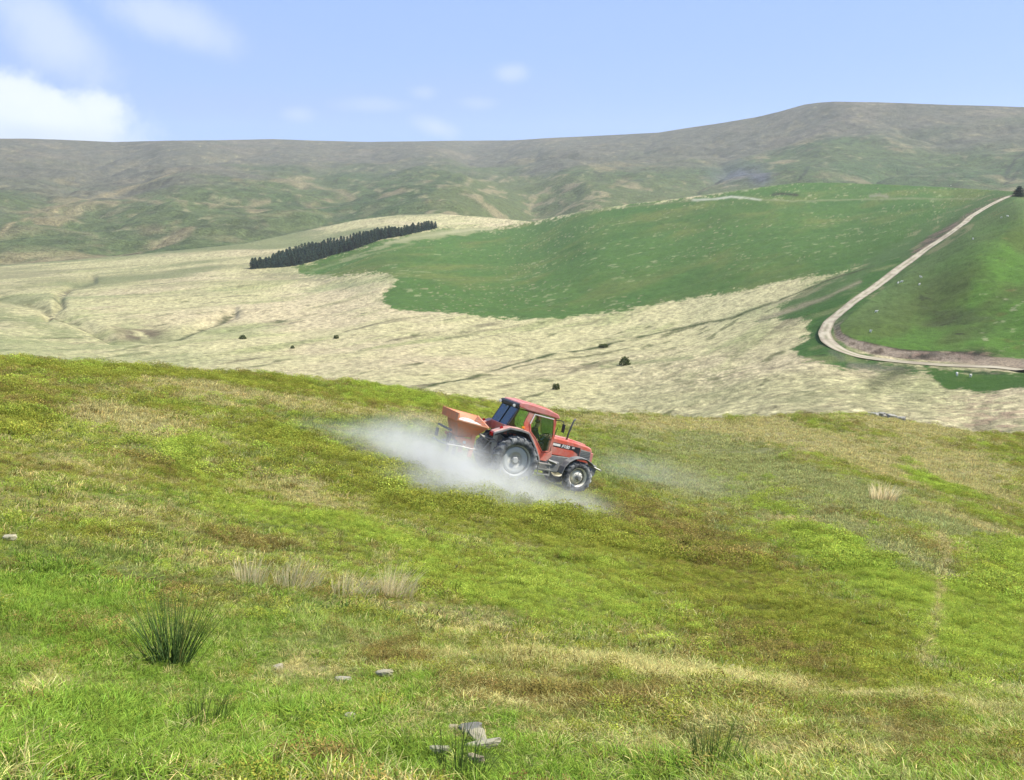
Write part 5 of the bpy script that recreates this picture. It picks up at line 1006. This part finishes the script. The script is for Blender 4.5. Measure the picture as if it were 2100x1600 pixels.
def layer(n, rlo, rhi, s0, tg_, ts_, nm, dark=1.0):
    q, P = sampleA(n, rlo, rhi); k = clear_wheels(P); q, P = q[k], P[k]; S = scoresA(q[:, 0], q[:, 1], P[:, 0], P[:, 1]); M = np.stack([S[c_] for c_ in CATS], -1) + rng.gumbel(0, .38, (len(q), len(CATS))); ci = M.argmax(1); cc = np.stack([A_COL[c_] for c_ in CATS])[ci]
    cc = cc * 2.1 * rng.triangular(.5, 1.0, 1.6, (len(q), 1)) * rng.uniform(.93, 1.07, (len(q), 3)); isg = np.isin(ci, [CATS.index(x) for x in ('grass', 'straw', 'grey', 'sage')]); r = np.linalg.norm(P, axis=1)
    rot = np.stack([rng.normal(0, .18, len(q)) - .1, rng.normal(0, .18, len(q)) + .12, np.where(isg, rng.normal(0, .9, len(q)), rng.uniform(0, 6.28, len(q)))], -1); s_ = s0 * rng.uniform(.65, 1.35, len(q)) * np.interp(r, [3, 20, 60, 120], [1, 1, 1.25, 1.7]); s_ = s_ * np.clip(1 + .55 * nz(P[:, 0], P[:, 1], .6, 140, 2) * (1 - sst(r, 25, 60)), .45, 1.7); hs_ = s_ * rng.uniform(.7, 1.3, len(q)) * np.clip(1 + .35 * nz(P[:, 0], P[:, 1], 1.3, 142, 2), .5, 1.5)
    # keep vegetation low right beside the wheels
    ql = (P - TO) @ TR; nearT = np.exp(-((ql[:, 0] - 1.2) / 2.2) ** 2 - (ql[:, 1] / 1.3) ** 2); hs_ *= 1 - .5 * nearT; hs_ *= 1 - .65 * np.exp(-(linesd(q[:, 0], q[:, 1], PATHS[0][0]) / 8) ** 2)
    sc = np.stack([s_, s_, hs_], -1)
    pk = np.exp(-(linesd(q[:, 0], q[:, 1], PATHS[0][0]) / 9) ** 2)[:, None]; cc = cc * (1 - .95 * pk) + A_COL['straw'] * 2.1 * .95 * pk
    isg = isg | (rng.uniform(0, 1, len(q)) < .45)
    for mask, tm, suffix, lab in ((isg, tg_, 'grass', 'tufts of green and straw coloured grass'), (~isg, ts_, 'bilberry', 'low bilberry and heather growth')):
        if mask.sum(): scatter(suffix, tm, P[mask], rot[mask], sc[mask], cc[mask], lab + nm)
layer(30000, 2.6, 9, .66, T_grass + T_grassL, T_grass + T_shrub, ' nearest the viewer')
layer(60000, 8.5, 22, .80, T_far + T_grass[:2], T_shrub, ' on the middle slope')
layer(52000, 21, 60, 1.25, T_far, T_shrubF, ' on the slope around the tractor')
layer(26000, 55, 135, 1.5, T_far, T_shrubF, ' along the hillside crest')

# ------------------------------------------------------------------ rush clumps and pale tussocks
M_rush = fixed_leaf('rush_stems', (.10, .165, .052), .25); M_pale = fixed_leaf('bleached_grass', (.88, .77, .47), .5); M_tall = fixed_leaf('long_green_grass', (.12, .18, .05), .35)
def rush(u, v, n, H, w, spread, lab, m=M_rush, name='rush_clump', cat='rushes'):
    base = PA(u, v); t_ = thing(name, lab, cat, base); r = random.Random(int(u))
    for k in range(n):
        x0 = r.gauss(0, .045); y0 = r.gauss(0, .04); a = x0 * 7 * spread + r.gauss(.07, .13); c_ = r.gauss(0, .18); L = H * r.uniform(.55, 1.05); V = []; Fc = []; seg = 6
        for j in range(seg + 1):
            f = j / seg; R0 = w * (1 - .75 * f); x = x0 + a * L * f + a * .12 * L * f * f; y = y0 + c_ * L * f; z = -.03 + L * f * (1 - .12 * abs(a) * f)
            V += [(x + R0 * math.cos(q), y + R0 * math.sin(q), z) for q in (0, 2.09, 4.19)]
        for j in range(seg):
            for e in range(3): Fc.append((j * 3 + e, j * 3 + (e + 1) % 3, j * 3 + 3 + (e + 1) % 3, j * 3 + 3 + e))
        me = bpy.data.meshes.new('stem'); me.from_pydata(V, [], Fc); q_ = r.uniform(.6, 1.5); br_ = r.random() < .14; shade_attr(me, [(q_ * (3.2 if br_ else 1), q_ * (1.9 if br_ else 1), q_ * (2.0 if br_ else 1))] * len(V)); me.materials.append(m); me.polygons.foreach_set('use_smooth', [True] * len(Fc)); o_ = coll(bpy.data.objects.new('stem', me)); o_.parent = t_
    return t_
rush(352, 1362, 150, .52, .0036, .85, 'clump of tall dark green rushes standing in the near grass at left')
def tussock(u, v, H, rad, n, lab, m=M_pale, ln=(.35, -.05), w=.006):
    V, Fc, sh = blades(n, H * .6, H * 1.1, w, .5, .25, int(u), ln, 5, .12, rad); me = bpy.data.meshes.new('tussock'); me.from_pydata(V, [], Fc); shade_attr(me, np.array(sh)); me.materials.append(m); o_ = coll(bpy.data.objects.new('grass_tussock', me)); o_.location = PA(u, v); tag(o_, lab, 'grass tussock')
tussock(512, 1195, .30, .20, 140, 'pale upright grass tussock, leftmost of the row above the rushes', ln=(.10, 0))
tussock(610, 1203, .38, .28, 260, 'widest bleached grass tussock leaning right, second in the row')
tussock(725, 1222, .27, .26, 220, 'pale grass tussock third in the row, beside a green gap')
tussock(812, 1228, .44, .20, 220, 'tallest pale grass tussock at the right end of the row', ln=(.28, 0))
tussock(420, 1478, .22, .09, 110, 'fine dark green grass tuft below the rush clump', M_tall, (.15, 0), .003)
tussock(940, 1590, .26, .10, 90, 'long green grass tuft at the bottom edge below the slates', M_tall, (0, 0), .004)
tussock(1810, 1028, .75, .55, 200, 'pale shaggy tussock alone on the right slope', M_pale, (.1, 0), .03)
tussock(1470, 1575, .26, .10, 90, 'dark upright grass tuft at bottom right of centre', M_tall, (.1, 0), .004)

# ------------------------------------------------------------------ haze
b = B(); box(b, -3600, 3600, -260, 4700, -190, 330)
M_hz, t = new_mat('air'); o = N(t, 'ShaderNodeOutputMaterial'); pv = N(t, 'ShaderNodeVolumePrincipled'); pv.inputs['Density'].default_value = .00007; pv.inputs['Color'].default_value = (.93, .96, 1.0, 1); pv.inputs['Anisotropy'].default_value = .2; t.links.new(pv.outputs[0], o.inputs['Volume'])
hz = part('haze', b, M_hz, None); tag(hz, 'thin summer haze over the valley', None, kind='stuff')
